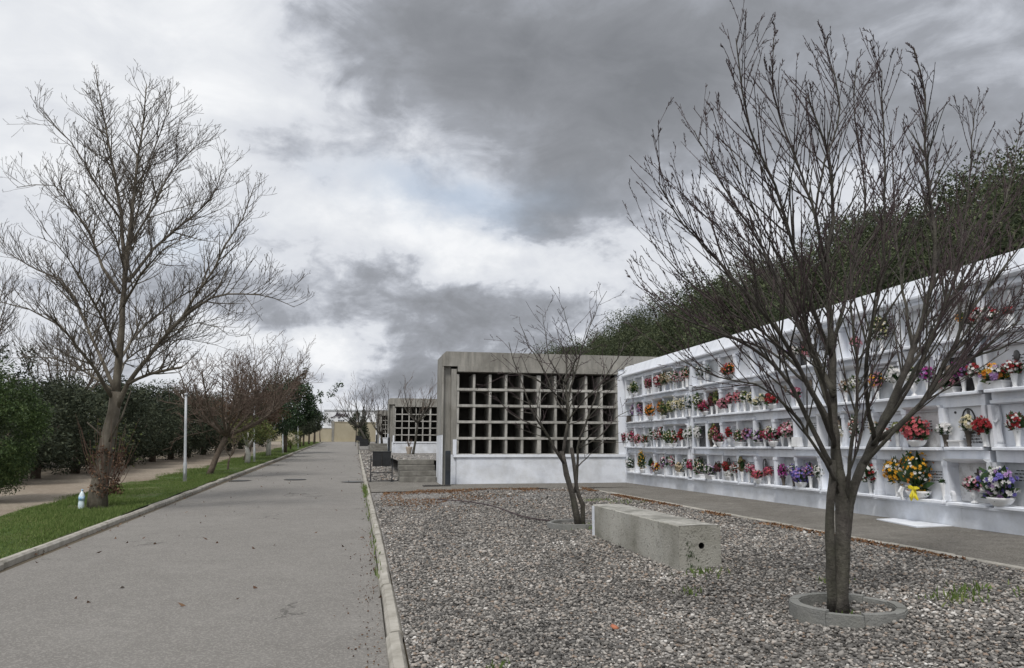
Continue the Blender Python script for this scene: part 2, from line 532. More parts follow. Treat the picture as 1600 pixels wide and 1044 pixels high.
def gravel_z(x, y):
    a = road_z(y) + .075
    t = sstep((x - x_right(y) - .15) / (PAVE_X - .4))
    far = sstep((y - 17) / 4.5)
    t = t * (1 - far) + far * min(1, max(0, (x - .4) / 3))
    return a + (WALL_Z - .015 - a) * t


def ground_z(x, y):
    """the open ground between and behind everything"""
    rz = road_z(y)
    if x <= x_right(y):
        if x >= x_left(y): return rz
        return rz + .09 + min(.3, max(0, (-12 - x) * .03))
    if y < 22.8:
        z = gravel_z(x, y) if x < PAVE_X else WALL_Z
    else:
        z = rz + .05
    if x > 10.3:
        h = .6 + min(11.5, (x - 10.3) * .4)
        z = max(z, h) if y < 22.8 else z + (h - .6)
    return z


def sheet(name, xs, ys, fz, mat, kind="structure"):
    """grid sheet; xs may be a function of y"""
    verts, faces = [], []
    nx = None
    for y in ys:
        row = xs(y) if callable(xs) else xs
        nx = len(row)
        verts += [(x, y, fz(x, y)) for x in row]
    for j in range(len(ys) - 1):
        for i in range(nx - 1):
            a = j * nx + i
            faces.append((a, a + 1, a + nx + 1, a + nx))
    o = link(name, np_mesh(name, np.array(verts), np.array(faces), mat, True))
    return tag(o, kind=kind)


def frange(a, b, s):
    n = max(1, int(round((b - a) / s)))
    return [a + (b - a) * i / n for i in range(n + 1)]


gx = [-900, -400, -150, -60, -30, -20, -15, -12, -10, -8, -6, -4.6, -4.3, -3, -1.5, 0, .2, .5, 1.2, 2.2, 3.4, 4.6, 5.7, 6.2, 7.5, 9, 10.3, 12, 14, 17, 20, 25, 32, 40, 60, 150, 400, 900]
gy = [-900, -300, -100, -40, -15] + frange(-5, 30, 2.5) + frange(34, 130, 8) + [160, 220, 400, 900, 1800]
sheet("ground", gx, gy, lambda x, y: ground_z(x, y) - .09, "soil")
sheet("road", lambda y: [x_left(y) + (x_right(y) - x_left(y)) * i / 6 for i in range(7)], frange(-8, 98, 2),
      lambda x, y: road_z(y) - .02 + .03 * (1 - ((x + 2) / 2.3) ** 2), "asphalt")
sheet("cross_road", [-60, -40, -20, -10, -4.3, -2, 0, 2], frange(98, 112, 2), lambda x, y: road_z(y) + .004, "asphalt")
verge_z = lambda x, y: road_z(y) + .08 + .02 * math.sin(x * 3 + y) * math.sin(y * .7) - .035 * sstep((-6.2 - x) / .4)
sheet("grass_verge", lambda y: [x_left(y) - .12, -4.7, -5.3, -5.9, -6.35 + .18 * math.sin(y * .9) + .12 * math.sin(y * 2.3), -6.75 + .15 * math.sin(y * .7)],
      frange(4, 96, .8), verge_z, "lawn")
sheet("gravel_path", lambda y: [-6.2, -7, -8, -9, -10, -11.5], frange(4, 96, 2), lambda x, y: road_z(y) + .062 + .012 * math.sin(x * 2 + y * 1.3), "gravel_path")
sheet("gravel_bed", lambda y: [x_right(y) + .13 + (PAVE_X - x_right(y) - .13) * i / 10 for i in range(11)], frange(0, 20.2, .6),
      lambda x, y: gravel_z(x, y) - .012, "gravel_base")
sheet("wall_pavement", [PAVE_X + .06, 6.5, 7.2, 8.2], frange(0, 20.2, 2), lambda x, y: WALL_Z + .004 - .012 * (8.2 - x), "pavement")
sheet("forecourt_pavement", lambda y: [x_right(y) + .13, 1.2, 2.4, 3.6, 5, 6.5, 8.2], frange(20.2, 24.6, .55),
      lambda x, y: gravel_z(x, min(y, 22.8)) * (1 - sstep((y - 22.8) / 2)) + (road_z(y) + .06) * sstep((y - 22.8) / 2) + .006 if x < 3 else WALL_Z - .003, "pavement")
sheet("roadside_gravel", lambda y: [x_right(y) + .13, .7 - .007 * (y - 24), 1.25 - .007 * (y - 24), 2.2 - .007 * (y - 24)], frange(24.6, 96, 1.2),
      lambda x, y: road_z(y) + .07 + .02 * math.sin(x * 5 + y), "gravel_base")


def terrace(y0, y1, z):
    sheet("terrace_gravel", [1.25, 2.2, 4, 7, 12], frange(y0 + .2, y1, 2), lambda x, y: z + .015 * math.sin(x * 4 + y * 3), "gravel_base")


terrace(25.0, 54.5, 1.24)
terrace(56.0, 87.5, 1.88)

# edging strip between gravel and pavement: concrete kerb pieces
rnd = random.Random(5)
edge = tag(bpy.data.objects.new("pavement_edging", None), kind="structure")
C.objects.link(edge)
em = MB().chamfer_box(-.045, .045, -.49, .49, -.12, .012, .008).mesh("edging_stone", "kerb_concrete")
for i in range(16):
    y = 4.5 + i
    link("edging_stone", em, edge, (PAVE_X + rnd.uniform(-.012, .012), y, WALL_Z - .012 + rnd.uniform(-.006, .004)), rnd.uniform(-.012, .012))


def kerb(name, fx, y0, y1, length, w, h, near):
    """kerb stones one by one up to `near`, the far rest in one piece"""
    root = tag(bpy.data.objects.new(name, None), kind="structure")
    C.objects.link(root)
    ms = []
    for k in range(4):
        r = random.Random(k)
        b = MB()
        prof = [(-w / 2, -.15), (w / 2, -.15), (w / 2, h - .03), (w / 2 - .03, h), (-w / 2 + .025, h - r.uniform(0, .008)), (-w / 2, h - .03 - r.uniform(0, .015))]
        L = length / 2 - .008
        b.prism(prof, "y", -L, -.02 * k - .1).prism([(u + r.uniform(-.004, .004), z + r.uniform(-.004, .003)) for u, z in prof], "y", -.02 * k - .1 + .001, L)
        ms.append(b.mesh("kerb_stone", "kerb_concrete"))
    y = y0
    i = 0
    far = MB()
    while y < y1:
        ym = y + length / 2
        rot = -math.atan((fx(ym + .5) - fx(ym - .5)))
        if y < near:
            o = link("kerb_stone", ms[rnd.randrange(4)], root, (fx(ym) + rnd.uniform(-.008, .008), ym, road_z(ym) + rnd.uniform(-.006, .006)), rot)
            o.rotation_euler.x = math.atan(.0225)
        else:
            far.box(fx(ym) - w / 2, fx(ym) + w / 2, y + .005, y + length - .005, road_z(ym) - .1, road_z(ym) + h)
        y += length
        i += 1
    if far.v:
        tag(far.build("far_kerb_stones", "kerb_concrete", root), kind="stuff")


kerb("kerb_left", lambda y: x_left(y) - .06, 5.5, 96, 1.0, .125, .085, 60)
kerb("kerb_right", lambda y: x_right(y) + .07, 3.6, 96, .98, .125, .06, 60)


# ------------------------------------------------------------------ stones, grass, litter
def in_view(x, y, z, m=60):
    q = Vector((x, y, z - EYE))
    d = q.dot(_fw)
    if d < .3: return False
    return -m < CX + F_PX * q.dot(_rt) / d < 1600 + m and CY - F_PX * q.dot(_up) / d < 1044 + m


T_ = (1 + 5 ** .5) / 2
ICO_V = np.array([(-1, T_, 0), (1, T_, 0), (-1, -T_, 0), (1, -T_, 0), (0, -1, T_), (0, 1, T_), (0, -1, -T_), (0, 1, -T_), (T_, 0, -1), (T_, 0, 1), (-T_, 0, -1), (-T_, 0, 1)]) / math.sqrt(1 + T_ * T_)
ICO_F = np.array([(0, 11, 5), (0, 5, 1), (0, 1, 7), (0, 7, 10), (0, 10, 11), (1, 5, 9), (5, 11, 4), (11, 10, 2), (10, 7, 6), (7, 1, 8), (3, 9, 4), (3, 4, 2), (3, 2, 6), (3, 6, 8), (3, 8, 9), (4, 9, 5), (2, 4, 11), (6, 2, 10), (8, 6, 7), (9, 8, 1)])


def pebbles(name, pts, sizes, mat, parent=None, seed=1, flat=.6):
    """one mesh of separate lumpy stones"""
    g = np.random.default_rng(seed)
    n = len(pts)
    s = np.asarray(sizes)[:, None] * g.uniform(.65, 1.35, (n, 3))
    s[:, 2] *= flat
    v = ICO_V[None] * g.uniform(.78, 1.18, (n, 12, 1)) * s[:, None, :]
    a = g.uniform(0, 6.283, n)
    tl = g.normal(0, .35, n)
    ct, st = np.cos(tl)[:, None], np.sin(tl)[:, None]
    x, z = v[..., 0] * ct - v[..., 2] * st, v[..., 0] * st + v[..., 2] * ct
    ca, sa = np.cos(a)[:, None], np.sin(a)[:, None]
    v = np.stack((x * ca - v[..., 1] * sa, x * sa + v[..., 1] * ca, z), -1) + np.asarray(pts)[:, None, :]
    f = (ICO_F[None] + (np.arange(n) * 12)[:, None, None]).reshape(-1, 3)
    o = link(name, np_mesh(name, v.reshape(-1, 3), f, mat, False), parent)
    return tag(o, kind="stuff")


def build_gravel():
    g = random.Random(11)
    pts, sz = [], []
    for y0, y1, dens, s0, s1 in ((4.0, 5.2, 2300, .008, .018), (5.2, 7.2, 2500, .008, .018), (7.2, 10, 1900, .009, .019), (10, 14, 1150, .010, .021), (14, 20.2, 560, .012, .023)):
        area = (y1 - y0) * 5.6
        for _ in range(int(area * dens)):
            y = g.uniform(y0, y1)
            x = g.uniform(x_right(y) + .15, PAVE_X - .06)
            z = gravel_z(x, y)
            if not in_view(x, y, z): continue
            if y > 15 and g.random() < (.95 if x < 2.2 else .7) * sstep((y - 15) / 2.5) * (1 if math.sin(x * 1.7 + y) + math.sin(x * .8 - y * 1.9) > -.4 else .3): continue
            if g.random() < .5 * max(0, math.sin(x * 2.2 + 1.3 * math.sin(y * 1.1)) * math.sin(y * 1.7 + x)): continue
            s = s0 * .85 + (s1 - s0 * .85) * g.random() ** 1.5
            if g.random() < .06: s *= 1.5
            pts.append((x, y, z - .012 + s * .25 + g.uniform(0, .012)))
            sz.append(s)
    tag(pebbles("gravel_stones", pts, sz, "pebble", seed=3), "grey and white crushed stones covering the planting bed", "gravel")
    pts, sz = [], []
    for _ in range(240):                                  # loose stones kicked on to the road
        y = 5 + 9 * g.random() ** 1.7
        x = x_right(y) - .02 - abs(g.gauss(0, .14))
        pts.append((x, y, road_z(y) - .004))
        sz.append(g.uniform(.004, .010))
    tag(pebbles("loose_stones", pts, sz, "dead_leaf", seed=4), "dark loose grit lying on the road beside the right kerb", "grit")
    pts, sz = [], []
    for _ in range(2600):
        y = g.uniform(24.7, 60)
        x = g.uniform(x_right(y) + .15, 1.25)
        pts.append((x, y, road_z(y) + .08))
        sz.append(g.uniform(.02, .05))
    for _ in range(1500):
        x, y = g.uniform(1.35, 5), g.uniform(25, 40)
        pts.append((x, y, 1.235))
        sz.append(g.uniform(.02, .05))
    tag(pebbles("roadside_stones", pts, sz, "pebble", seed=6), "pale stones on the roadside strip by the black bins", "gravel")


build_gravel()


def blades(name, pts, h, w, mat, label, cat, seed=2, lean=.45, parent=None):
    g = np.random.default_rng(seed)
    n = len(pts)
    p = np.asarray(pts)
    hh = np.asarray(h) * g.uniform(.5, 1.3, n)
    a = g.uniform(0, 6.283, n)
    ww = w * g.uniform(.6, 1.3, n)
    dx, dy = np.cos(a) * ww, np.sin(a) * ww
    l = g.uniform(0, 6.283, n)
    ln = g.uniform(0, lean, n) * hh
    lx, ly = np.cos(l) * ln, np.sin(l) * ln
    z0 = np.zeros(n)
    v = np.stack([p + np.stack((-dx, -dy, z0), -1), p + np.stack((dx, dy, z0), -1),
                  p + np.stack((dx * .6 + lx * .45, dy * .6 + ly * .45, hh * .6), -1), p + np.stack((lx, ly, hh), -1)], 1)
    f = (np.array([[0, 1, 2, 3]])[None] + (np.arange(n) * 4)[:, None, None]).reshape(-1, 4)
    o = link(name, np_mesh(name, v.reshape(-1, 3), f, mat), parent)
    return tag(o, label, cat, kind="stuff")


def build_grass():
    g = random.Random(8)
    pts, hs = [], []
    for y0, y1, dens, hh in ((8.5, 16, 2200, .045), (16, 26, 1500, .05), (26, 45, 520, .06), (45, 95, 170, .08)):
        for _ in range(int((y1 - y0) * 2.7 * dens)):
            y = g.uniform(y0, y1)
            x = g.uniform(-6.95, x_left(y) - .13)
            if x < -6.2 and g.random() < (-6.2 - x) / .7 + .25 * math.sin(y * 2.1): continue
            z = verge_z(x, y) - .004
            if math.sin(x * 1.9 + 2 * math.sin(y * .7)) * math.sin(y * 1.3 - x * .8) > .55 and g.random() < .8: continue
            if not in_view(x, y, z): continue
            pts.append((x, y, z))
            hs.append(hh * (1.0 + .5 * math.sin(x * 1.7 + y * .6)))
    blades("grass", pts, hs, .007, "grass", "short green grass on the verge left of the road", "grass")
    pts, hs = [], []
    for _ in range(500):                                   # weeds in the right kerb joint
        y = g.choice((g.uniform(19.3, 23), g.uniform(20.5, 22.5), g.uniform(9, 24)))
        pts.append((x_right(y) + .0 + g.gauss(0, .03), y, road_z(y) + .01))
        hs.append(.09)
    blades("kerb_weeds", pts, hs, .008, "grass", "green weeds growing along the right kerb near the forecourt", "weeds", 5)
    pts, hs = [], []
    for cx, cy, r, n in ((4.55, 5.35, .10, 90), (5.15, 5.2, .12, 70), (4.85, 5.55, .08, 50), (3.35, 7.4, .12, 60), (2.95, 6.7, .06, 30), (4.1, 6.3, .08, 50), (3.4, 11.4, .14, 120),
                         (4.9, 15.6, .2, 90), (5.3, 15.0, .25, 70), (.95, 5.35, .05, 20), (3.55, 5.35, .04, 16)):
        for _ in range(n):
            x, y = g.gauss(cx, r), g.gauss(cy, r)
            pts.append((x, y, gravel_z(x, y)))
            hs.append(.05)
    blades("gravel_weeds", pts, hs, .008, "grass", "small green weeds sprouting in the gravel around the bench and trees", "weeds", 6, .9)
    # dry rusty litter gathered along the far edge of the gravel and the pavement edging
    pts, hs = [], []
    for _ in range(9500):
        k = g.random()
        if k < .45:
            y = g.uniform(6, 20); x = PAVE_X - .06 - abs(g.gauss(0, .10))
            if y < 11 and g.random() < .5: continue
        elif k < .8:
            x, y = g.uniform(.6, 6), 19.9 + g.gauss(0, .45)
        else:
            x, y = g.gauss(1.7, .9), g.gauss(17.6, 1.1)
        if x < .5 or y > 20.6: continue
        if math.sin(x * 3.1 + y) + math.sin(y * 2.7 - x) < -.5: continue
        pts.append((x, y, gravel_z(x, y) + .004))
        hs.append(.022)
    blades("dry_litter", pts, hs, .018, "rusty_litter", "rust brown dry moss and leaf litter along the gravel edge", "leaf litter", 9, 2.5)


build_grass()

# ------------------------------------------------------------------ white niche wall
SILL = [.94 + .737 * k for k in range(4)]        # top of the sill of each row
SILL_F, PIL_F, LIN_F, SLAB_F = 7.905, 7.975, 8.025, 8.125
COLS = []                                        # (near y, far y) of each niche, counted from the corner with the grey block
y_ = 22.55
for i in range(6): COLS.append((y_ - .75, y_)); y_ -= .75
y_ -= .35
for i in range(12): COLS.append((y_ - .75, y_)); y_ -= .75
y_ -= .1
for i in range(3): COLS.append((y_ - .75, y_)); y_ -= .75
WALL_END = y_
ORD = "first second third fourth fifth sixth seventh eighth ninth tenth eleventh twelfth thirteenth fourteenth fifteenth sixteenth seventeenth eighteenth nineteenth twentieth".split() + ["twenty-first"]
ROWN = ["bottom row", "second row up", "third row up", "top row"]


def col_of(y):
    for i, (a, b) in enumerate(COLS):
        if a <= y <= b: return i
    return min(range(len(COLS)), key=lambda i: abs(sum(COLS[i]) / 2 - y))


nw = thing("niche_wall", "long whitewashed wall of burial niches crowded with flower vases", "niche wall", (8.0, 15, WALL_Z))
NW0 = Vector((8.0, 15, WALL_Z))


def nwp(mb, name, mats, smooth=False):
    """build a part given in world coordinates under the niche wall"""
    mb.v = [(x - NW0.x, y - NW0.y, z - NW0.z) for x, y, z in mb.v]
    return mb.build(name, mats, nw, smooth)


def nlink(name, me, x, y, z, rz=0):
    return link(name, me, nw, (x - NW0.x, y - NW0.y, z - NW0.z), rz)


rnd = random.Random(21)
nwp(MB().box(8.30, 10.2, WALL_END, 22.74, .3, 3.98), "wall_core", "whitewash")
# plinth in lengths with a ragged painted foot
y = 22.74
while y > WALL_END + .1:
    y2 = max(WALL_END, y - 2.25)
    mb = MB()
    mb.prism([(8.0 + rnd.uniform(-.006, .006), .3), (8.34, .3), (8.34, .865), (8.0, .865)], "y", y2 + .003, y)
    nwp(mb, "plinth", "whitewash_base")
    y = y2
mb = MB().box(7.965, 8.34, WALL_END, 22.6, .868, .905)
nwp(mb, "plinth_ledge", "whitewash")
sill_m = [MB().chamfer_box(SILL_F - 8 + dx, .28, -.355 + a, .355 - a, -.045, 0, .008).mesh("sill", "whitewash") for dx, a in ((0, 0), (.02, .012), (-.015, .005), (.03, .02))]
lint_m = [MB().box(LIN_F - 8, .32, -.375, .375, 0, .737 - .545 - .047).mesh("lintel", "whitewash")]
lint_m.append(MB().prism([(.035, 0), (.32, 0), (.32, .145), (.035, .145), (.035, .06), (.0, .055), (.0, .015)], "y", -.375, .375).mesh("lintel", "whitewash"))
pil_m = [MB().box(PIL_F - 8, .31, -.045, .045, 0, .54).mesh("pilaster", "whitewash"),
         MB().box(PIL_F - 8.008, .31, -.055, .055, 0, .07).box(PIL_F - 8, .31, -.04, .04, .07, .48).box(PIL_F - 8.008, .31, -.055, .055, .48, .54).mesh("pilaster", "whitewash"),
         MB().box(PIL_F - 7.992, .31, -.03, .03, 0, .54).mesh("pilaster", "slab_white")]
hood_m = MB().prism([(-.05, .03), (.02, 0), (.02, .055), (-.075, .055)], "y", -.36, .36).mesh("hood", "slab_white")
slab_mats = ["slab_white"] * 7 + ["slab_grey"] * 5 + ["slab_veined"] * 2 + ["whitewash"] * 3 + ["slab_dark"]
slab_ms = {m: MB().box(0, .05, -.36, .36, 0, .54).mesh("niche_slab", m) for m in set(slab_mats)}
frame_m = MB().box(-.02, .02, -.36, -.325, 0, .54).box(-.02, .02, .325, .36, 0, .54).box(-.02, .02, -.324, .324, .50, .54).mesh("slab_frame", "slab_white")
col_m = MB().lathe([(.03, 0), (.03, .03), (.02, .05), (.024, .15), (.02, .25), (.024, .35), (.02, .44), (.03, .47), (.03, .5)], 10).mesh("column", "glazed_white", True)
words_m = []
for k in range(5):
    r = random.Random(k)
    b = MB()
    for ln in range(4):
        yy = -.15
        while yy < .13:
            w_ = r.uniform(.02, .06)
            b.box(-.004, .0, yy, min(yy + w_, .15), -.04 * ln, -.04 * ln + .012)
            yy += w_ + .018
    words_m.append(b.mesh("inscription", "ink"))


def arch_ring(w, h, t):
    """upright pointed-arch ring in the y,z plane, as outer/inner outline"""
    out = []
    for s in (0, t):
        pr = [(-w / 2 + s, s), (w / 2 - s, s), (w / 2 - s, h * .62)]
        for a in (20, 45, 70, 90, 110, 135, 160):
            pr.append(((w / 2 - s) * math.cos(R(a)) * .88, h * .62 + (h * .38 - s) * math.sin(R(a))))
        pr.append((-w / 2 + s, h * .62))
        out.append(pr)
    return out


def ring_mesh(name, w, h, t, d, mat):
    o, i = arch_ring(w, h, t)
    b = MB()
    n = len(o)
    for x in (-d, 0):
        b.v += [(x, u, v) for u, v in o] + [(x, u, v) for u, v in i]
    for k in range(n):
        j = (k + 1) % n
        b.face([k, j, n + j, n + k]); b.face([2 * n + k, 3 * n + k, 3 * n + j, 2 * n + j])
        b.face([k, 2 * n + k, 2 * n + j, j]); b.face([n + k, n + j, 3 * n + j, 3 * n + k])
    return b.mesh(name, mat)


arch_me = ring_mesh("plaque_frame", .17, .26, .018, .012, "ink")
fig_me = MB().lathe([(.05, 0), (.052, .03), (.035, .10), (.04, .13), (.022, .16), (.028, .19), (.02, .22), (.004, .235)], 8, sx=.25).mesh("plaque_figure", "slab_dark", True)
oval_me = MB().lathe([(.075, 0), (.075, .012), (.06, .016)], 20, sx=1, sy=1).mesh("portrait", "portrait_blue", True)

small_oval = [MB().lathe([(.055, 0), (.055, .01), (.045, .014)], 16).mesh("portrait", m_, True) for m_ in ("portrait_warm", "slab_dark")]
cross_m = MB().box(-.012, 0, -.009, .009, 0, .2).box(-.013, -.001, -.055, -.0091, .125, .143).box(-.013, -.001, .0091, .055, .125, .143).mesh("slab_cross", "vase_dark")
for row in range(4):
    z = SILL[row]
    bounds = []
    for ci, (a, b) in enumerate(COLS):
        ym = (a + b) / 2
        o = nlink("sill", rnd.choice(sill_m), 8, ym, z + rnd.uniform(-.006, .006))
        nlink("lintel", lint_m[1] if rnd.random() < .4 else lint_m[0], 8, ym, z + .543)
        if rnd.random() < .34:
            nlink("hood", hood_m, 8, ym, z + .515 + rnd.uniform(0, .03))
        sm = rnd.choice(slab_mats)
        sx = SLAB_F + rnd.choice((-.03, 0, .0, .03))
        nlink("niche_slab", slab_ms[sm], sx, ym, z)
        if rnd.random() < .35:
            nlink("slab_frame", frame_m, sx - .025, ym, z)
        q = rnd.random()
        if q < .22:
            o = nlink("portrait", small_oval[rnd.randrange(2)], sx - .002, ym + rnd.uniform(-.12, .12), z + rnd.uniform(.36, .44))
            o.rotation_euler = (0, R(-90), 0); o.scale = (1.25, .85, 1)
        elif q < .36:
            nlink("slab_cross", cross_m, sx - .002, ym + rnd.uniform(-.05, .05), z + rnd.uniform(.22, .28))
        if rnd.random() < .75:
            o = nlink("inscription", words_m[rnd.randrange(5)], sx - .001, ym + rnd.uniform(-.1, .1), z + rnd.uniform(.34, .44))
        bounds += [a, b]
    for yb in sorted({round(v, 3) for v in bounds}):
        nlink("pilaster", rnd.choice(pil_m), 8, yb, z)
    # wide pier between the two first sections
    nwp(MB().box(8.032, 8.30, 17.79, 18.0, z - .045, z + .69), "pier", "whitewash")
    nwp(MB().box(8.03, 8.30, 22.62, 22.74, z - .045, z + .69), "pier", "whitewash")
# arched photo plaques
for row, px, py in ((1, 1118, 690), (0, 1142, 735), (0, 1199, 735), (1, 1190, 690), (2, 1131, 640), (0, 1096, 735), (3, 1290, 560)):
    p = on_x(px, py, 8.1)
    nlink("plaque_frame", arch_me, SLAB_F - .062, p.y, SILL[row] + .24)
    nlink("plaque_figure", fig_me, SLAB_F - .06, p.y, SILL[row] + .26)
p = on_x(1503, 665, 8.12)
ym = sum(COLS[17]) / 2
nlink("niche_slab", slab_ms["slab_white"], SLAB_F - .06, ym, SILL[1] + .001)
big_arch = ring_mesh("plaque_frame", .235, .30, .016, .012, "ink")
nlink("plaque_frame", big_arch, SLAB_F - .061, ym - .03, SILL[1] + .22)
nlink("plaque_figure", MB().lathe([(.06, 0), (.062, .04), (.04, .13), (.048, .17), (.024, .205), (.03, .235), (.02, .26), (.004, .275)], 10, sx=.25).mesh("plaque_figure", "slab_dark", True), SLAB_F - .062, ym - .03, SILL[1] + .235)
nlink("screw_head", MB().prism([(.018 * math.cos(R(a)), .018 * math.sin(R(a))) for a in range(0, 360, 45)], "x", -.01, 0).mesh("screw_head", "ink"), SLAB_F - .06, ym + .2, SILL[1] + .47)


def text_mesh(name, body, size, mat, extrude=.002, shear=0.0):
    cu = bpy.data.curves.new(name, "FONT")
    cu.body = body
    cu.size = size
    cu.extrude = extrude
    cu.shear = shear
    cu.align_x = "CENTER"
    cu.resolution_u = 2
    to = bpy.data.objects.new(name, cu)
    C.objects.link(to)
    bpy.context.view_layer.update()
    me = bpy.data.meshes.new_from_object(to.evaluated_get(bpy.context.evaluated_depsgraph_get()))
    bpy.data.objects.remove(to)
    me.materials.clear()
    me.materials.append(MATS[mat])
    return me


for i, t in enumerate(("JOSE CARRILLO", "FALLECIO A LOS", "TU ESPOSA, HIJOS Y", "FAMILIA NO TE OLVIDAN")):
    o = nlink("inscription", text_mesh("inscription", t, .036, "ink"), SLAB_F - .063, ym - .06, SILL[1] + .175 - .042 * i)
    o.rotation_euler = (R(90), 0, R(-90))
for row, px, n in ((0, 1552, 2), (2, 1098, 2), (2, 1118, 1), (3, 1592, 1)):
    p = on_x(px, 640, 8.05)
    nlink("column", col_m, 8.085, p.y, SILL[row])
o = nlink("portrait", oval_me, SLAB_F - .05, on_x(1578, 745, 8.1).y, SILL[0] + .30)
o.rotation_euler = (0, R(-90), 0); o.scale = (1.6, 1.1, 1)
o = nlink("portrait", MB().lathe([(.075, 0), (.075, .012), (.06, .016)], 20).mesh("portrait", "portrait_warm", True), SLAB_F - .05, on_x(1485, 570, 8.1).y, SILL[2] + .27)
o.rotation_euler = (0, R(-90), 0); o.scale = (1.7, 1.1, 1)

# cornice: moulding and tilted parapet panels
nwp(MB().prism([(8.02, SILL[3] + .692), (8.34, SILL[3] + .692), (8.34, 3.86), (7.93, 3.86), (7.93, 3.83), (7.99, 3.80)], "y", WALL_END, 22.74), "cornice_moulding", "whitewash")
y = 22.74
k = 0
while y > WALL_END + .1:
    y2 = max(WALL_END, y - (1.0 if k == 0 else 2.26))
    dx = rnd.uniform(-.008, .008)
    nwp(MB().prism([(7.955 + dx, 3.862), (8.5, 3.862), (8.5, 4.135), (8.06 + dx, 4.135)], "y", y2 + .006, y), "cornice_panel", "whitewash")
    y = y2
    k += 1
# white patch painted on the pavement under the yellow flowers
tag(MB().prism([(7.62, 10.5), (7.99, 10.55), (7.99, 9.42), (7.42, 9.40)][::-1], "z", WALL_Z - .02, WALL_Z + .012).build("painted_slab", "whitewash_base"),
    "white painted slab on the pavement below the yellow flowers", "slab")


# ------------------------------------------------------------------ flower vases and planters on the sills
def petal_template():
    v, f = [], []
    for ring, (n, r, lift, z) in enumerate(((6, 1.0, .25, 0), (5, .62, .6, .12))):
        for i in range(n):
            a = 2 * math.pi * (i + .5 * ring) / n
            w = math.pi / n * 1.05
            b = len(v)
            v += [(0, 0, z), (r * .6 * math.cos(a - w), r * .6 * math.sin(a - w), z + lift * .45), (r * math.cos(a), r * math.sin(a), z + lift), (r * .6 * math.cos(a + w), r * .6 * math.sin(a + w), z + lift * .45)]
            f.append((b, b + 1, b + 2, b + 3))
    return np.array(v), np.array(f)


PT_V, PT_F = petal_template()
BLOOM = {k: np_mesh("blossom", PT_V, PT_F, "petal_" + k) for k in PETAL}


def frame_to(n):
    n = n / np.linalg.norm(n)
    a = np.array((0, 0, 1.0)) if abs(n[2]) < .9 else np.array((1.0, 0, 0))
    u = np.cross(a, n); u /= np.linalg.norm(u)
    return np.stack((u, np.cross(n, u), n), 1)


VASES = {}


def vase_mesh(kind, mat, w, h):
    key = (kind, mat, round(w, 2), round(h, 2))
    if key in VASES: return VASES[key]
    b = MB()
    if kind == "vase":
        b.lathe([(w * .30, 0), (w * .32, h * .06), (w * .24, h * .12), (w * .30, h * .4), (w * .38, h * .75), (w * .5, h * .97), (w * .5, h), (w * .42, h), (w * .40, h * .9)], 14)
    elif kind == "urn":
        b.lathe([(w * .40, 0), (w * .40, h * .08), (w * .14, h * .2), (w * .16, h * .32), (w * .42, h * .5), (w * .47, h * .75), (w * .38, h * .88), (w * .5, h * .97), (w * .5, h), (w * .4, h), (w * .38, h * .9)], 14)
    elif kind == "bowl":
        b.lathe([(w * .26, 0), (w * .28, h * .1), (w * .38, h * .35), (w * .47, h * .75), (w * .5, h), (w * .45, h), (w * .42, h * .8)], 18, sx=.62)
    elif kind == "box":
        b.prism([(-.055, 0), (.055, 0), (.075, h), (-.075, h)], "y", -w / 2, w / 2)
        b.box(-.082, .082, -w / 2 - .006, w / 2 + .006, h - .02, h + .004)
    elif kind == "block":
        b.prism([(-.06, 0), (.06, 0), (.045, h), (-.045, h)], "y", -w * .5, w * .5)
        b.box(-.066, .066, -w * .52, w * .52, 0, .02)
    VASES[key] = b.mesh({"vase": "vase", "urn": "urn", "bowl": "bowl", "box": "planter", "block": "holder"}[kind], mat, kind in ("vase", "urn", "bowl"))
    return VASES[key]


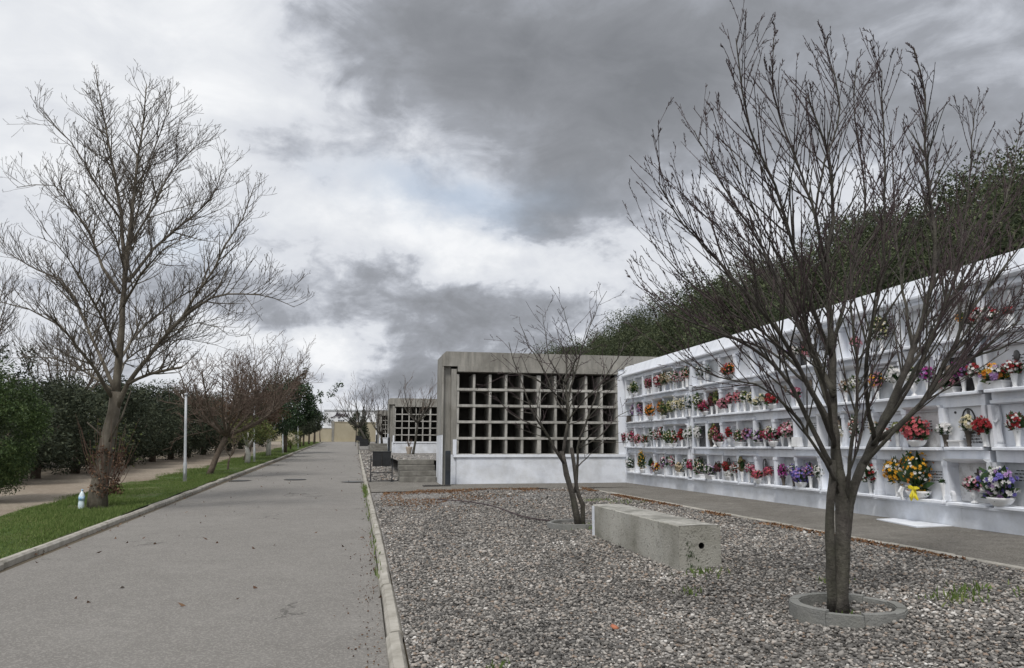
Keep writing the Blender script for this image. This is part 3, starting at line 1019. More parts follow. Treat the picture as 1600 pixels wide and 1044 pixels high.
VESSEL = dict(vase="vase", urn="urn", bowl="bowl", box="planter", block="holder")
ITEMS = """
0 985 15 14 box s,w | 0 1007 14 26 bowl y,y,a | 0 1017 9 15 vase:m g | 0 1029 13 13 bowl y,r,w | 0 1039 14 17 vase w,p,l | 0 1052 13 16 vase w,w,p
0 1063 12 14 box e,e | 0 1072 11 16 vase w,s | 0 1080 9 13 vase r,h | 0 1094 19 24 box p,w,a | 0 1112 21 15 box l,w,w | 0 1122 9 15 vase b
0 1136 10 14 vase r | 0 1141 13 7 box w,w | 0 1150 13 14 vase w,w,r | 0 1161 9 20 vase g,t | 0 1171 11 13 vase c,w | 0 1179 13 13 vase h,p | 0 1189 18 11 bowl k,h,k | 0 1201 13 12 vase h,k
0 1224 13 18 vase:d m,m | 0 1240 18 17 vase:d v,l,w | 0 1255 27 20 bowl v,l,v | 0 1268 16 18 vase v,l,p | 0 1282 15 18 vase w,w
0 1362 30 28 vase w,w,r | 0 1404 34 36 vase y,w,y | 0 1439 56 60 bowl y,o,y,y,w | 0 1478 13 6 vase g | 0 1523 25 19 urn p,p,w | 0 1571 56 46 bowl v,w,v,l,w
1 976 11 12 vase p,c | 1 988 15 13 vase p,w,c | 1 1000 10 13 bowl n,p | 1 1012 13 12 bowl w,r | 1 1018 11 15 vase w,w | 1 1026 11 15 vase r,w | 1 1035 12 17 vase w,r,w
1 1046 17 18 box w,a,g | 1 1058 15 17 bowl w,g,r | 1 1066 10 15 vase r,r | 1 1073 9 15 vase w | 1 1079 8 18 vase w | 1 1091 11 18 vase w | 1 1112 7 16 vase:d t,a | 1 1118 10 18 urn p,g,r
1 1129 16 12 bowl c,b,p | 1 1139 9 14 urn r,r | 1 1157 17 17 box p,w,g | 1 1170 16 15 vase l,p,b | 1 1188 18 18 box l,w | 1 1196 12 12 vase r,h | 1 1206 16 14 vase a,w | 1 1212 24 18 bowl c,w,h
1 1223 12 16 vase c,h | 1 1234 20 20 vase p,w,p | 1 1246 14 0 block w | 1 1271 15 0 block w | 1 1315 15 16 vase a,w | 1 1336 17 26 vase n,w,w | 1 1367 14 22 vase w,e | 1 1388 20 20 bowl r,n,w | 1 1403 15 15 vase g,w
1 1438 43 34 bowl k,k,k | 1 1479 23 17 vase:d w,w | 1 1515 20 22 vase:d w,a | 1 1496 20 0 box w | 1 1541 29 24 vase r,r | 1 1592 25 26 vase r,r,w
2 983 7 0 block:d t | 2 990 10 16 vase l,w | 2 1001 10 17 vase l,p | 2 1020 17 17 bowl o,o | 2 1033 10 16 vase t,o | 2 1041 13 20 bowl g,t | 2 1048 10 16 vase g,a | 2 1057 12 17 vase a,w | 2 1068 12 16 vase a,w,a
2 1078 11 20 vase w,s | 2 1091 14 22 vase w,g,w | 2 1105 18 15 bowl c,h,c | 2 1112 9 18 vase b | 2 1120 10 20 vase t,g | 2 1131 17 15 box p,p | 2 1141 11 15 vase k,p | 2 1153 11 16 vase k,p | 2 1164 11 16 vase w,g
2 1173 12 14 vase a,w | 2 1186 15 13 box a,w,a | 2 1195 11 12 vase a,w | 2 1211 20 15 bowl r,r | 2 1245 14 14 vase h,p | 2 1322 15 18 vase w,t | 2 1338 16 20 vase w,g,w | 2 1372 20 22 vase p,y | 2 1402 26 26 urn w,w | 2 1430 22 24 urn w,w,g
2 1452 20 22 vase l,m | 2 1483 32 16 box l,m,p | 2 1506 29 26 vase m,m,l | 2 1528 24 20 vase r,w,w | 2 1556 40 26 box o,w,y,l | 2 1585 30 20 vase r,w,r
3 985 8 9 vase w | 3 995 14 17 bowl g,w,a | 3 1012 10 16 vase c,p | 3 1018 9 14 vase c | 3 1030 14 16 vase p,w,r | 3 1039 13 18 vase e,t | 3 1049 12 16 vase e,w | 3 1057 11 17 vase w,p | 3 1067 11 16 vase p,w | 3 1074 9 18 vase n,w
3 1095 14 18 vase w,s | 3 1106 11 14 urn s,w | 3 1143 24 17 bowl r,o,n | 3 1226 15 16 vase w,l,s | 3 1244 14 14 vase w,t | 3 1263 15 16 vase p,n | 3 1339 14 13 vase:d p | 3 1378 24 36 vase a,w,g | 3 1502 12 17 vase y,o | 3 1546 48 24 bowl w,r,w | 3 1578 14 12 urn r
"""


def px_py(px, row):
    """pixel row of a sill top at that pixel column (sills run level along the wall)"""
    p0 = 562.0
    return 698 + (px - p0) * (EYE - SILL[row]) / 8.0


def build_items():
    used, specs = {}, []
    for ln in ITEMS.strip().replace("|", "\n").splitlines():
        row, px, wp, hp, kind, cols = ln.split()
        specs.append((int(row), float(px), float(wp), float(hp), kind, cols.split(",")))
    count = {}
    pos = {}
    for i, s in enumerate(specs):
        p = on_x(s[1], px_py(s[1], s[0]), 8.0)
        ci = col_of(p.y)
        pos[i] = (p, ci)
        count.setdefault((s[0], ci), []).append((p.y, i))
    for i, (row, px, wp, hp, kind, cols) in enumerate(specs):
        p, ci = pos[i]
        r = random.Random(i * 7 + 1)
        vmat = "glazed_white" if r.random() < .8 else "vase_grey"
        if ":" in kind:
            kind, c = kind.split(":")
            vmat = {"d": "vase_dark", "m": "vase_mauve"}[c]
        dist = p.y * .98 + 8 * .19
        k = dist / F_PX                                   # metres per photo pixel
        w, h = (wp * k * 1.36, hp * k * 1.2) if px < 1340 else (wp * k * 1.2, hp * k * 1.1)                      # the wall is seen obliquely
        w = min(w, .62)
        vw, vh, off = {"vase": (.10, .19, .02), "urn": (.115, .20, .02), "bowl": (max(.2, w * .72), .10, -.03), "box": (max(.2, w * .8), .09, .02), "block": (w * .9, .20, .03)}[kind]
        vh *= r.uniform(.85, 1.15)
        if kind == "vase" and (row, round(px)) in ((0, 1478),): vh = .24
        x = 7.985 + off + r.uniform(-.02, .01)
        names = list(dict.fromkeys(PNAME[c] for c in cols))[:2]
        ctext = " and ".join(names)
        mates = sorted(count[(row, ci)], reverse=True)
        j = [m[1] for m in mates].index(i)
        place = "" if len(mates) == 1 else (", left" if j == 0 else ", right" if j == len(mates) - 1 else ", middle" if len(mates) == 3 else ", %s of %d" % (ORD[j], len(mates)))
        where = "%s, %s niche from corner%s" % (ROWN[row], ORD[ci], place)
        shade = {"glazed_white": "white", "vase_grey": "grey", "vase_dark": "dark", "vase_mauve": "mauve"}[vmat]
        if kind == "block" or hp == 0:
            lab = "%s stone holder without flowers, %s" % (shade, where)
            nm, cat = ("flower_holder", "holder")
        else:
            lab = "%s flowers in %s %s, %s" % (ctext if len(where) < 48 else names[0], shade, VESSEL[kind], where)
            nm, cat = {"vase": ("flower_vase", "flower vase"), "urn": ("flower_urn", "flower urn"), "bowl": ("flower_bowl", "flower bowl"), "box": ("flower_planter", "planter")}[kind]
        t = thing(nm, lab, cat, (x, p.y, SILL[row]), 0, "grave flowers on the niche wall")
        vm = vase_mesh(kind, vmat, vw, vh)
        link(vm.name.split(".")[0], vm, t)
        if hp == 0: continue
        near = px > 1340
        # leaves
        g = np.random.default_rng(i + 50)
        nl = 44 if not near else 64
        c0 = np.array((0, 0, vh + h * .42))
        rad = np.array((min(w * .42, .16), w * .5, h * .52))
        lv, lf = [], []
        for _ in range(nl):
            d = g.normal(0, 1, 3); d /= np.linalg.norm(d)
            d[0] = d[0] * .8 - .15
            tip = c0 + d * rad * g.uniform(.85, 1.32)
            base = np.array((0, 0, vh)) * .65 + c0 * .35 + d * rad * .25
            ax = tip - base
            sd = np.cross(ax, g.normal(0, 1, 3)); sd /= (np.linalg.norm(sd) + 1e-9)
            ww = np.linalg.norm(ax) * g.uniform(.14, .28)
            b = len(lv)
            lv += [base, base + ax * .5 + sd * ww, tip, base + ax * .5 - sd * ww]
            lf.append((b, b + 1, b + 2, b + 3))
        stem = MB()
        o = link("leaves", np_mesh("leaves", np.array(lv), np.array(lf), "bouquet_leaf"), t)
        o["kind"] = "stuff"
        # blossoms
        br = .023 if kind in ("vase", "urn") else .025
        if near: br = .025 + .007 * (w > .3)
        br *= r.choice((.72, .85, 1.0, 1.2, 1.45)) if not near else r.choice((.85, 1.0, 1.15))
        area = 4 * (w * .5) * (h * .55) * 3
        nb = int(min(110, max(9, area / (br * br * 3.6))))
        if cols == ["g"]: nb = 3
        allv, allf, mi = [], [], []
        ks = sorted(set(cols))
        for q in range(nb):
            d = g.normal(0, 1, 3); d[0] -= .55; d[2] += .15
            d /= np.linalg.norm(d)
            pnt = c0 + d * rad * g.uniform(.72, 1.05)
            if pnt[0] + x > 8.08: pnt[0] = 8.08 - x
            c = cols[g.integers(len(cols))]
            s = br * g.uniform(.75, 1.25)
            m = frame_to(d + g.normal(0, .25, 3))
            if near:
                o = link("blossom", BLOOM[c], t)
                mm = Matrix([[*(m[a] * s), pnt[a]] for a in range(3)] + [[0, 0, 0, 1]])
                o.matrix_local = mm
            else:
                allf.append(PT_F + len(allv) * len(PT_V))
                allv.append(PT_V @ (m * s).T + pnt)
                mi += [ks.index(c)] * len(PT_F)
        if allv:
            o = link("blossoms", np_mesh("blossoms", np.concatenate(allv), np.concatenate(allf), ["petal_" + c for c in ks], mat_index=np.array(mi)), t)
            o["kind"] = "stuff"
        if (row, round(px)) == (0, 1439):
            b = MB()
            for sgn, ln_, dz in ((1, .12, .02), (-1, .10, .03), (.4, .2, -.10), (-.35, .17, -.11)):
                b.tube([(-.14, -.10, vh + .03), (-.17, -.10 - sgn * ln_ * .55, vh + .03 + dz), (-.155, -.10 - sgn * ln_, vh + .02 + dz * 1.4)], [.022, .03, .012], 4)
            b.build("ribbon", "ribbon_yellow", t)
            b = MB().tube([(-.12, .17, vh + .05), (-.15, .19, vh - .03), (-.13, .17, vh - .14)], [.03, .035, .012], 4)
            b.build("ribbon", "glazed_white", t)


build_items()
# small free-standing grave goods
p = on_x(1560, px_py(1560, 1), 8.05)
st = thing("statuette", "white stone figure of a robed woman in the second row up, beside red roses", "statuette", (8.07, p.y, SILL[1]))
b = MB()
b.lathe([(.075, 0), (.075, .035)], 16, sx=.8).build("base", "slab_white", st)
b = MB().lathe([(.062, .035), (.066, .08), (.05, .20), (.054, .29), (.062, .35), (.055, .40), (.022, .432)], 14, sx=.7)
b.build("robe", "slab_white", st, True)
b = MB().lathe([(.012, .425), (.026, .445), (.031, .475), (.026, .505), (.008, .522)], 12)
b.build("head", "slab_white", st, True)
b = MB().lathe([(.058, .33), (.052, .40), (.04, .46), (.036, .50), (.02, .53), (.004, .536)], 12, c=(.012, 0, 0), sx=.7)
b.build("veil", "slab_white", st, True)
b = MB().tube([(-.03, .05, .36), (-.06, .03, .31), (-.065, 0, .345)], [.016, .014, .009], 6).tube([(-.03, -.05, .36), (-.06, -.03, .31), (-.065, 0, .345)], [.016, .014, .009], 6)
b.build("folded_arms", "slab_white", st, True)
p = on_x(1489, px_py(1489, 0), 8.02)
ln_ = thing("grave_lantern", "small white arched lantern in the bottom row beside the slim empty vase", "lantern", (8.02, p.y, SILL[0]))
MB().box(-.03, .03, -.045, .045, 0, .02).build("base", "glazed_white", ln_)
MB().prism([(-.04, .02), (.04, .02), (.042, .09), (.028, .125), (0, .14), (-.028, .125), (-.042, .09)], "x", -.025, .025).build("body", "slab_white", ln_)
MB().prism([(-.024, .035), (.024, .035), (.026, .085), (.015, .108), (0, .115), (-.015, .108), (-.026, .085)], "x", -.029, -.0255).build("pane", "slab_grey", ln_)
p = on_x(1223, px_py(1223, 0), 8.06)
cr = thing("crucifix", "thin dark metal crucifix behind magenta flowers in the bottom row", "crucifix", (8.085, p.y + .12, SILL[0]))
MB().box(-.008, .008, -.011, .011, .0, .40).build("upright", "ink", cr)
MB().box(-.01, .006, -.075, .075, .30, .32).build("crossbar", "ink", cr)

# ------------------------------------------------------------------ concrete ossuary blocks
def ossuary(label, x0, y, z0, cols=10):
    """grey block with a 5-row grid of empty niches, white base; x0 = left edge of the niche grid, z0 = ground"""
    t = thing("ossuary_block", label, "ossuary", (x0, y, z0))
    P = .488; Q = .482
    zb, wide = .92, .07                       # sill height of the grid, extra width of the middle divider
    W = P * cols + wide
    zt = zb + Q * 5
    part = lambda mb, n, m: mb.build(n, m, t)
    part(MB().box(-.03, W + .36, -.045, .25, -.25, .84), "base_wall", "whitewash_base")
    part(MB().box(-.12, W + .36, -.085, .24, .842, .92), "base_ledge", "whitewash")
    part(MB().box(-.14, -.035, -.08, .26, .922, 1.36), "corner_post", "whitewash")
    part(MB().box(W + .03, W + .36, -.03, .25, .922, zt + .2), "end_panel", "whitewash")
    part(MB().box(-.20, -.042, -.02, .30, .921, zt + .12), "jamb", "concrete")
    part(MB().box(-.20, -.042, -.022, .30, -.25, .919), "jamb_base", "whitewash_base")
    part(MB().box(-.02, W + .03, -.10, .30, zt + .04, zt + .2), "lintel", "concrete")
    part(MB().box(-.428, -.202, .10, .35, -.25, zt + .19), "side_recess", "concrete")
    # outer frame with a cut corner
    part(MB().prism([(-.47, zt + .20), (W + 2.0, zt + .20), (W + 2.0, zt + .62), (-.37, zt + .64), (-.47, zt + .55)], "y", -.06, 1.51), "roof_slab", "concrete")
    part(MB().box(-.475, -.43, -.05, 1.5, 1.5, zt + .199), "side_wall", "concrete")
    part(MB().box(-.470, -.44, -.04, 1.49, -.25, 1.498), "side_base", "whitewash_base")
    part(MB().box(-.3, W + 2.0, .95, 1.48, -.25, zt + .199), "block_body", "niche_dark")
    for r in range(6):
        z = zb + Q * r
        if r == 0: continue
        if r == 5: continue
        part(MB().box(-.035, W + .028, -.03, .94, z - .04, z + .032), "shelf", "niche_concrete")
    part(MB().box(-.035, W + .028, .0, .94, zb + .001, zb + .02), "shelf", "niche_concrete")
    dv = MB().prism([(-.03, .02), (.03, .02), (.038, Q - .04), (-.038, Q - .04)], "y", -.012, .94).mesh("divider", "niche_concrete")
    dvw = MB().prism([(-.055, .02), (.055, .02), (.06, Q - .04), (-.06, Q - .04)], "y", -.016, .94).mesh("divider", "niche_concrete")
    rr = random.Random(int(y))
    for r in range(5):
        for c in range(cols + 1):
            xx = P * c + (wide if c > 5 else wide / 2 if c == 5 else 0)
            if c == 0: xx += .0
            if c == cols: xx -= .0
            link("divider", dvw if c == 5 else dv, t, (xx, rr.uniform(-.004, .006), zb + Q * r + .005))
    return t


B_X0 = 2.83
ossuary("large grey concrete block of empty square niches meeting the white niche wall", B_X0, 22.8, .53)
ossuary("second grey concrete niche block further along the road, behind the low steps", 2.40, 55.0, 1.10)
ossuary("farthest grey niche block, half hidden by bare trees along the road", 2.3, 88.0, 1.75)
# dark upright panels at each block's corner
for x, y, z, h, lab in ((2.50, 22.3, .545, 1.02, "dark upright metal post at the corner of the large grey block"),
                        (1.98, 54.3, 1.22, 1.1, "dark upright metal post at the corner of the second grey block"),
                        (1.8, 87.2, 1.9, 1.1, "dark upright metal post at the corner of the farthest grey block")):
    t = thing("corner_post", lab, "post", (x, y, z), 0, "dark posts at the block corners")
    MB().chamfer_box(-.075, .075, -.05, .05, 0.02, h, .008).build("post", "dark_panel", t)
    MB().box(-.10, .10, -.07, .07, -.02, .018).build("foot_plate", "black_metal", t)
    MB().box(-.06, .06, -.054, -.0505, h * .45, h * .9).build("front_plate", "black_metal", t)
t = thing("floor_grate", "black drain grate lying on the forecourt beside the dark post", "grate", (2.15, 21.95, .578))
MB().box(-.38, .38, -.2, -.17, 0, .03).box(-.38, .38, .17, .2, 0, .03).box(-.38, -.35, -.169, .169, 0, .03).box(.35, .38, -.169, .169, 0, .03).build("frame", "iron", t)
for i in range(11):
    MB().box(-.33 + .066 * i - .02, -.33 + .066 * i + .02, -.168, .168, .004, .026).build("bar", "iron", t)

# concrete steps up to each terrace
def steps(label, x0, x1, y, z0, h):
    t = thing("concrete_steps", label, "steps", (x0, y, z0))
    n = 4
    r = random.Random(int(y * 3))
    for k in range(n):
        zz = h / n * k
        MB().chamfer_box(r.uniform(0, .012), x1 - x0 - r.uniform(0, .012), .30 * k, 1.5, zz + .003 - (.2 if k == 0 else 0), zz + h / n - .003, .012).build("step", "step_concrete", t)
    return t


material("step_concrete", [(0.28, (.13, .125, .112)), (0.5, (.21, .202, .182)), (0.72, (.31, .30, .27))], 5, 9, .92, .6, 40, second=(.09, .085, .072), second_scale=1.5, second_amt=.6)
steps("low weathered concrete steps behind the nearest black bin", 1.22, 2.36, 24.0, .60, .68)
steps("low concrete steps beside the second grey block", .68, 1.95, 55.0, 1.27, .64)

# ------------------------------------------------------------------ black litter bins on frames
def litter_bin(label, x, y, z):
    t = thing("litter_bin", label, "litter bin", (x, y, z), 0, "black litter bins along the road")
    for s in (-1, 1):
        l = MB().box(s * .325 - .016, s * .325 + .016, -.02, .02, 0, .80).build("leg", "black_metal", t)
        MB().box(s * .325 - .05, s * .325 + .05, -.05, .05, -.03, .006).build("foot", "black_metal", l)
        MB().prism([(.02 * math.cos(R(a)), .66 + .02 * math.sin(R(a))) for a in range(0, 360, 60)], "x", s * .30 - .02, s * .30 + .02).build("pivot", "black_metal", t)
    MB().box(-.308, .308, -.013, .013, .26, .285).build("cross_bar", "black_metal", t)
    b = MB()
    b.prism([(-.13, .47), (.13, .47), (.17, .90), (-.17, .90)], "x", -.275, .275)
    b.build("bin_body", "black_metal", t)
    MB().box(-.285, .285, -.182, .182, .902, .925).build("rim", "black_metal", t)
    MB().box(-.006, .006, -.185, -.15, .50, .88).build("seam", "iron", t)
    return t


litter_bin("nearest black litter bin on a two-legged frame by the kerb", .675, 24.3, .615)
litter_bin("second black litter bin on a frame further along the right kerb", .27, 51.4, 1.24)
litter_bin("farthest black litter bin on a frame along the right kerb", -.08, 75.0, 1.775)

# ------------------------------------------------------------------ bench
def bench():
    x0, x1, y0, y1 = 3.24, 3.70, 7.62, 10.62
    zg = .33
    t = thing("concrete_bench", "weathered concrete beam bench with a round pipe hole in its end", "bench", ((x0 + x1) / 2, (y0 + y1) / 2, zg))
    cx, cy = (x0 + x1) / 2, (y0 + y1) / 2
    L, W_, H_ = (y1 - y0) / 2, (x1 - x0) / 2, .545
    # body: subdivided skin with slightly chipped edges, hole ring in the near end
    b = MB()
    n = 24
    hz, hx, hr = .34, -.045 + .06, .032
    ring = [(hx + hr * math.cos(2 * math.pi * i / n), hz + hr * math.sin(2 * math.pi * i / n)) for i in range(n)]
    rim = []
    for i in range(n):                       # the outline of the end face, met by rays from the hole
        a = 2 * math.pi * i / n
        dx, dz = math.cos(a), math.sin(a)
        ts = [((W_ if dx > 0 else -W_) - hx) / dx if abs(dx) > 1e-6 else 1e9, ((H_ if dz > 0 else -.15) - hz) / dz if abs(dz) > 1e-6 else 1e9]
        s_ = min(ts)
        rim.append((hx + dx * s_, hz + dz * s_))
    corners = [(W_, H_), (-W_, H_), (-W_, -.15), (W_, -.15)]
    for cxx, czz in corners:
        k = min(range(n), key=lambda i: (rim[i][0] - cxx) ** 2 + (rim[i][1] - czz) ** 2)
        rim[k] = (cxx, czz)
    for px_, pz_ in rim: b.v.append((px_, -L, pz_))
    for px_, pz_ in ring: b.v.append((px_, -L, pz_))
    for px_, pz_ in ring: b.v.append((px_, -L + .18, pz_))
    for i in range(n):
        j = (i + 1) % n
        b.face([i, j, n + j, n + i])
        b.face([n + i, n + j, 2 * n + j, 2 * n + i], 1)
    b.face([2 * n + i for i in range(n)], 1)
    r = random.Random(4)
    ys = frange(-L, L, .1)
    prof = [(-W_, -.15), (-W_, .12), (-W_, .33), (-W_, H_ - .012), (-W_ + .014, H_), (0, H_ + .004), (W_ - .014, H_), (W_, H_ - .012), (W_, .3), (W_, -.15)]
    s0 = len(b.v)
    for q, yy in enumerate(ys):
        for k_, (u, z) in enumerate(prof):
            j = r.gauss(0, .0022)
            if k_ in (3, 4, 6, 7):
                j = -abs(r.gauss(0, .005)) if 0 < q < len(ys) - 1 else 0
            b.v.append((u + (j if k_ > 5 else -j if k_ < 4 else 0), yy, z + (j if k_ in (4, 5, 6) else 0)))
    m_ = len(prof)
    for q in range(len(ys) - 1):
        for k_ in range(m_ - 1):
            a = s0 + q * m_ + k_
            b.face([a, a + m_, a + m_ + 1, a + 1], 2 if k_ in (4, 5) else 0)
    e = s0 + (len(ys) - 1) * m_
    b.face([e + k_ for k_ in range(m_)])
    b.build("beam", ["bench_concrete", "pipe_dark", "bench_top"], t)
    MB().box(-W_ - .012, -W_ - .0015, L - .09, L, .02, H_ - .02).build("whitewashed_end", "whitewash_base", t)
    MB().chamfer_box(-W_ + .03, W_ + .05, -L - .07, -L - .002, -.12, .035, .012).build("footing", "bench_concrete", t)
    MB().chamfer_box(-W_ - .10, -W_ + .1, -.75, -.5, -.1, .03, .02).build("footing", "bench_concrete", t)
    pts = []
    g = random.Random(3)
    for _ in range(70):
        z = g.uniform(0.02, .38)
        pts.append((-.12 + g.gauss(0, .012 + .02 * (1 - z)), -L - .004, z))
    bl = blades("creeping_weed", pts, [.03] * len(pts), .006, "leaf_dark", None, None, 12, .9, t)


bench()

# ------------------------------------------------------------------ tree rings
def stone_ring(label, x, y, z, ro, ri, h, n, squash=1.0):
    t = thing("tree_ring", label, "tree ring", (x, y, z))
    r = random.Random(int(x * 10))
    for k in range(n):
        a0, a1 = 2 * math.pi * (k + .006) / n, 2 * math.pi * (k + .994) / n
        b = MB()
        pr = []
        for a in (a0, (a0 + a1) / 2, a1): pr.append((ro * math.cos(a), ro * math.sin(a) * squash))
        for a in (a1, (a0 + a1) / 2, a0): pr.append((ri * math.cos(a), ri * math.sin(a) * squash))
        dz = r.uniform(-.01, .01)
        b.prism(pr, "z", -.12, h + dz - .012)
        pr2 = [(u * (.985 if i < 3 else 1.02), w * (.985 if i < 3 else 1.02)) for i, (u, w) in enumerate(pr)]
        b.prism(pr2, "z", h + dz - .0115, h + dz)
        b.build("ring_stone", "ring_concrete", t)
    return t


material("ring_concrete", [(0.28, (.16, .162, .155)), (0.5, (.235, .235, .225)), (0.72, (.32, .315, .30))], 6, 9, .92, .7, 50, second=(.10, .105, .085), second_scale=3, second_amt=.5)
stone_ring("round grey concrete ring around the foot of the big right tree", 3.65, 5.45, gravel_z(3.65, 5.45), .415, .335, .062, 10)
stone_ring("low concrete ring half buried around the foot of the tree behind the bench", 3.34, 11.75, gravel_z(3.34, 11.75), .48, .41, .05, 8)


# ------------------------------------------------------------------ bare trees
def catmull(pts, step):
    """pts: list of Vector; returns evenly subdivided smooth line"""
    out = []
    n = len(pts)
    for i in range(n - 1):
        p0, p1, p2, p3 = pts[max(i - 1, 0)], pts[i], pts[i + 1], pts[min(i + 2, n - 1)]
        m = max(1, int((p2 - p1).length / step))
        for k in range(m):
            t = k / m
            out.append(.5 * ((2 * p1) + (p2 - p0) * t + (2 * p0 - 5 * p1 + 4 * p2 - p3) * t * t + (3 * p1 - p0 - 3 * p2 + p3) * t ** 3))
    out.append(pts[-1].copy())
    return out


class BareTree:
    def __init__(s, name, label, base, bark, twig, seed, cfg, group=None):
        s.t = thing(name, label, "tree", base, 0, group)
        s.base = Vector(base)
        s.bark, s.twig, s.cfg = bark, twig, cfg
        s.r = random.Random(seed)

    def rv(s):
        r = s.r
        return Vector((r.gauss(0, 1), r.gauss(0, 1), r.gauss(0, 1))).normalized()

    def limb(s, pts, r0, r1, name="limb", side=True, n=7, start=.15, dens=1.0):
        """a traced or made-up limb in world coordinates, with its side branches"""
        line = catmull([Vector(p) for p in pts], s.cfg.get("step", .15))
        m = len(line)
        wob = s.cfg.get("wob", .006)
        for i in range(1, m - 1):
            line[i] += s.rv() * wob
        rad = [r0 + (r1 - r0) * (i / (m - 1)) ** .8 for i in range(m)]
        if r0 > .03:
            rad = [q * (1 + s.r.gauss(0, .045)) for q in rad]
        wood, tw = MB(), MB()
        loc = [p - s.base for p in line]
        wood.tube(loc, rad, n)
        if side:
            s.spawn(loc, rad, 1, wood, tw, start, dens)
        o = wood.build(name, s.bark, s.t, True)
        if tw.v:
            k = tw.build("twigs", s.twig, o, True)
            k["kind"] = "stuff"
        return o

    def spawn(s, line, rad, level, wood, tw, start=.15, dens=1.0):
        c = s.cfg
        if level > c["levels"]: return
        r = s.r
        L = sum((b - a).length for a, b in zip(line, line[1:]))
        cnt = max(1, int(L * c["dens"][level - 1] * dens * r.uniform(.8, 1.2)))
        n = len(line)
        for q in range(cnt):
            t = start + (1 - start) * ((q + r.random()) / cnt)
            f = t * (n - 1)
            i = min(n - 2, int(f))
            p = line[i].lerp(line[i + 1], f - i)
            tan = (line[i + 1] - line[i]).normalized()
            side = s.rv()
            side = (side - tan * side.dot(tan))
            if side.length < .1: continue
            side.normalize()
            if side.z < -.3 and r.random() < c.get("updrop", .6): side.z = abs(side.z)
            ang = R(r.uniform(*c["angle"]))
            d = (tan * math.cos(ang) + side * math.sin(ang)).normalized()
            ln = c["len"][level - 1] * r.uniform(.45, 1.2) * (1.15 - c.get("taper", .6) * t)
            ln = min(ln, L * .9)
            if "zmax" in c and p.z + d.z * ln > c["zmax"]:
                ln = max(.06, (c["zmax"] - p.z) / max(d.z, .2))
            rr = min(rad[i] * .62, c["rad"][level - 1] * r.uniform(.75, 1.2))
            st = max(3, min(7, int(ln / c.get("tstep", .16)) + 2))
            pts, cur = [p.copy()], p.copy()
            for k in range(st):
                d = (d + s.rv() * c["wander"] + Vector((0, 0, c["up"])) / st * 2).normalized()
                cur = cur + d * (ln / st)
                pts.append(cur.copy())
            end = c["tip"]
            rs = [rr + (end - rr) * (k / st) for k in range(st + 1)]
            fine = rr < c["fine"]
            (tw if fine else wood).tube(pts, rs, 3 if fine else 5, cap=False)
            s.spawn(pts, rs, level + 1, wood, tw, c.get("cstart", .2))
            if c.get("spur") and level >= 2 or c.get("spur") and fine:
                for k in range(1, len(pts)):
                    for _ in range(c["spur"]):
                        a = pts[k - 1].lerp(pts[k], r.random())
                        e = s.rv() * .5 + d
                        e.normalize()
                        a2 = a + e * r.uniform(.012, .035)
                        tw.tube([a, a.lerp(a2, .6), a2], [end * .8, end * 1.25, end * .5], 3, cap=False)


def P(lst, Y):
    """photo pixels at the depth of a tree (third value: metres behind that depth)"""
    return [on_y(a[0], a[1], Y + (a[2] if len(a) > 2 else 0)) for a in lst]


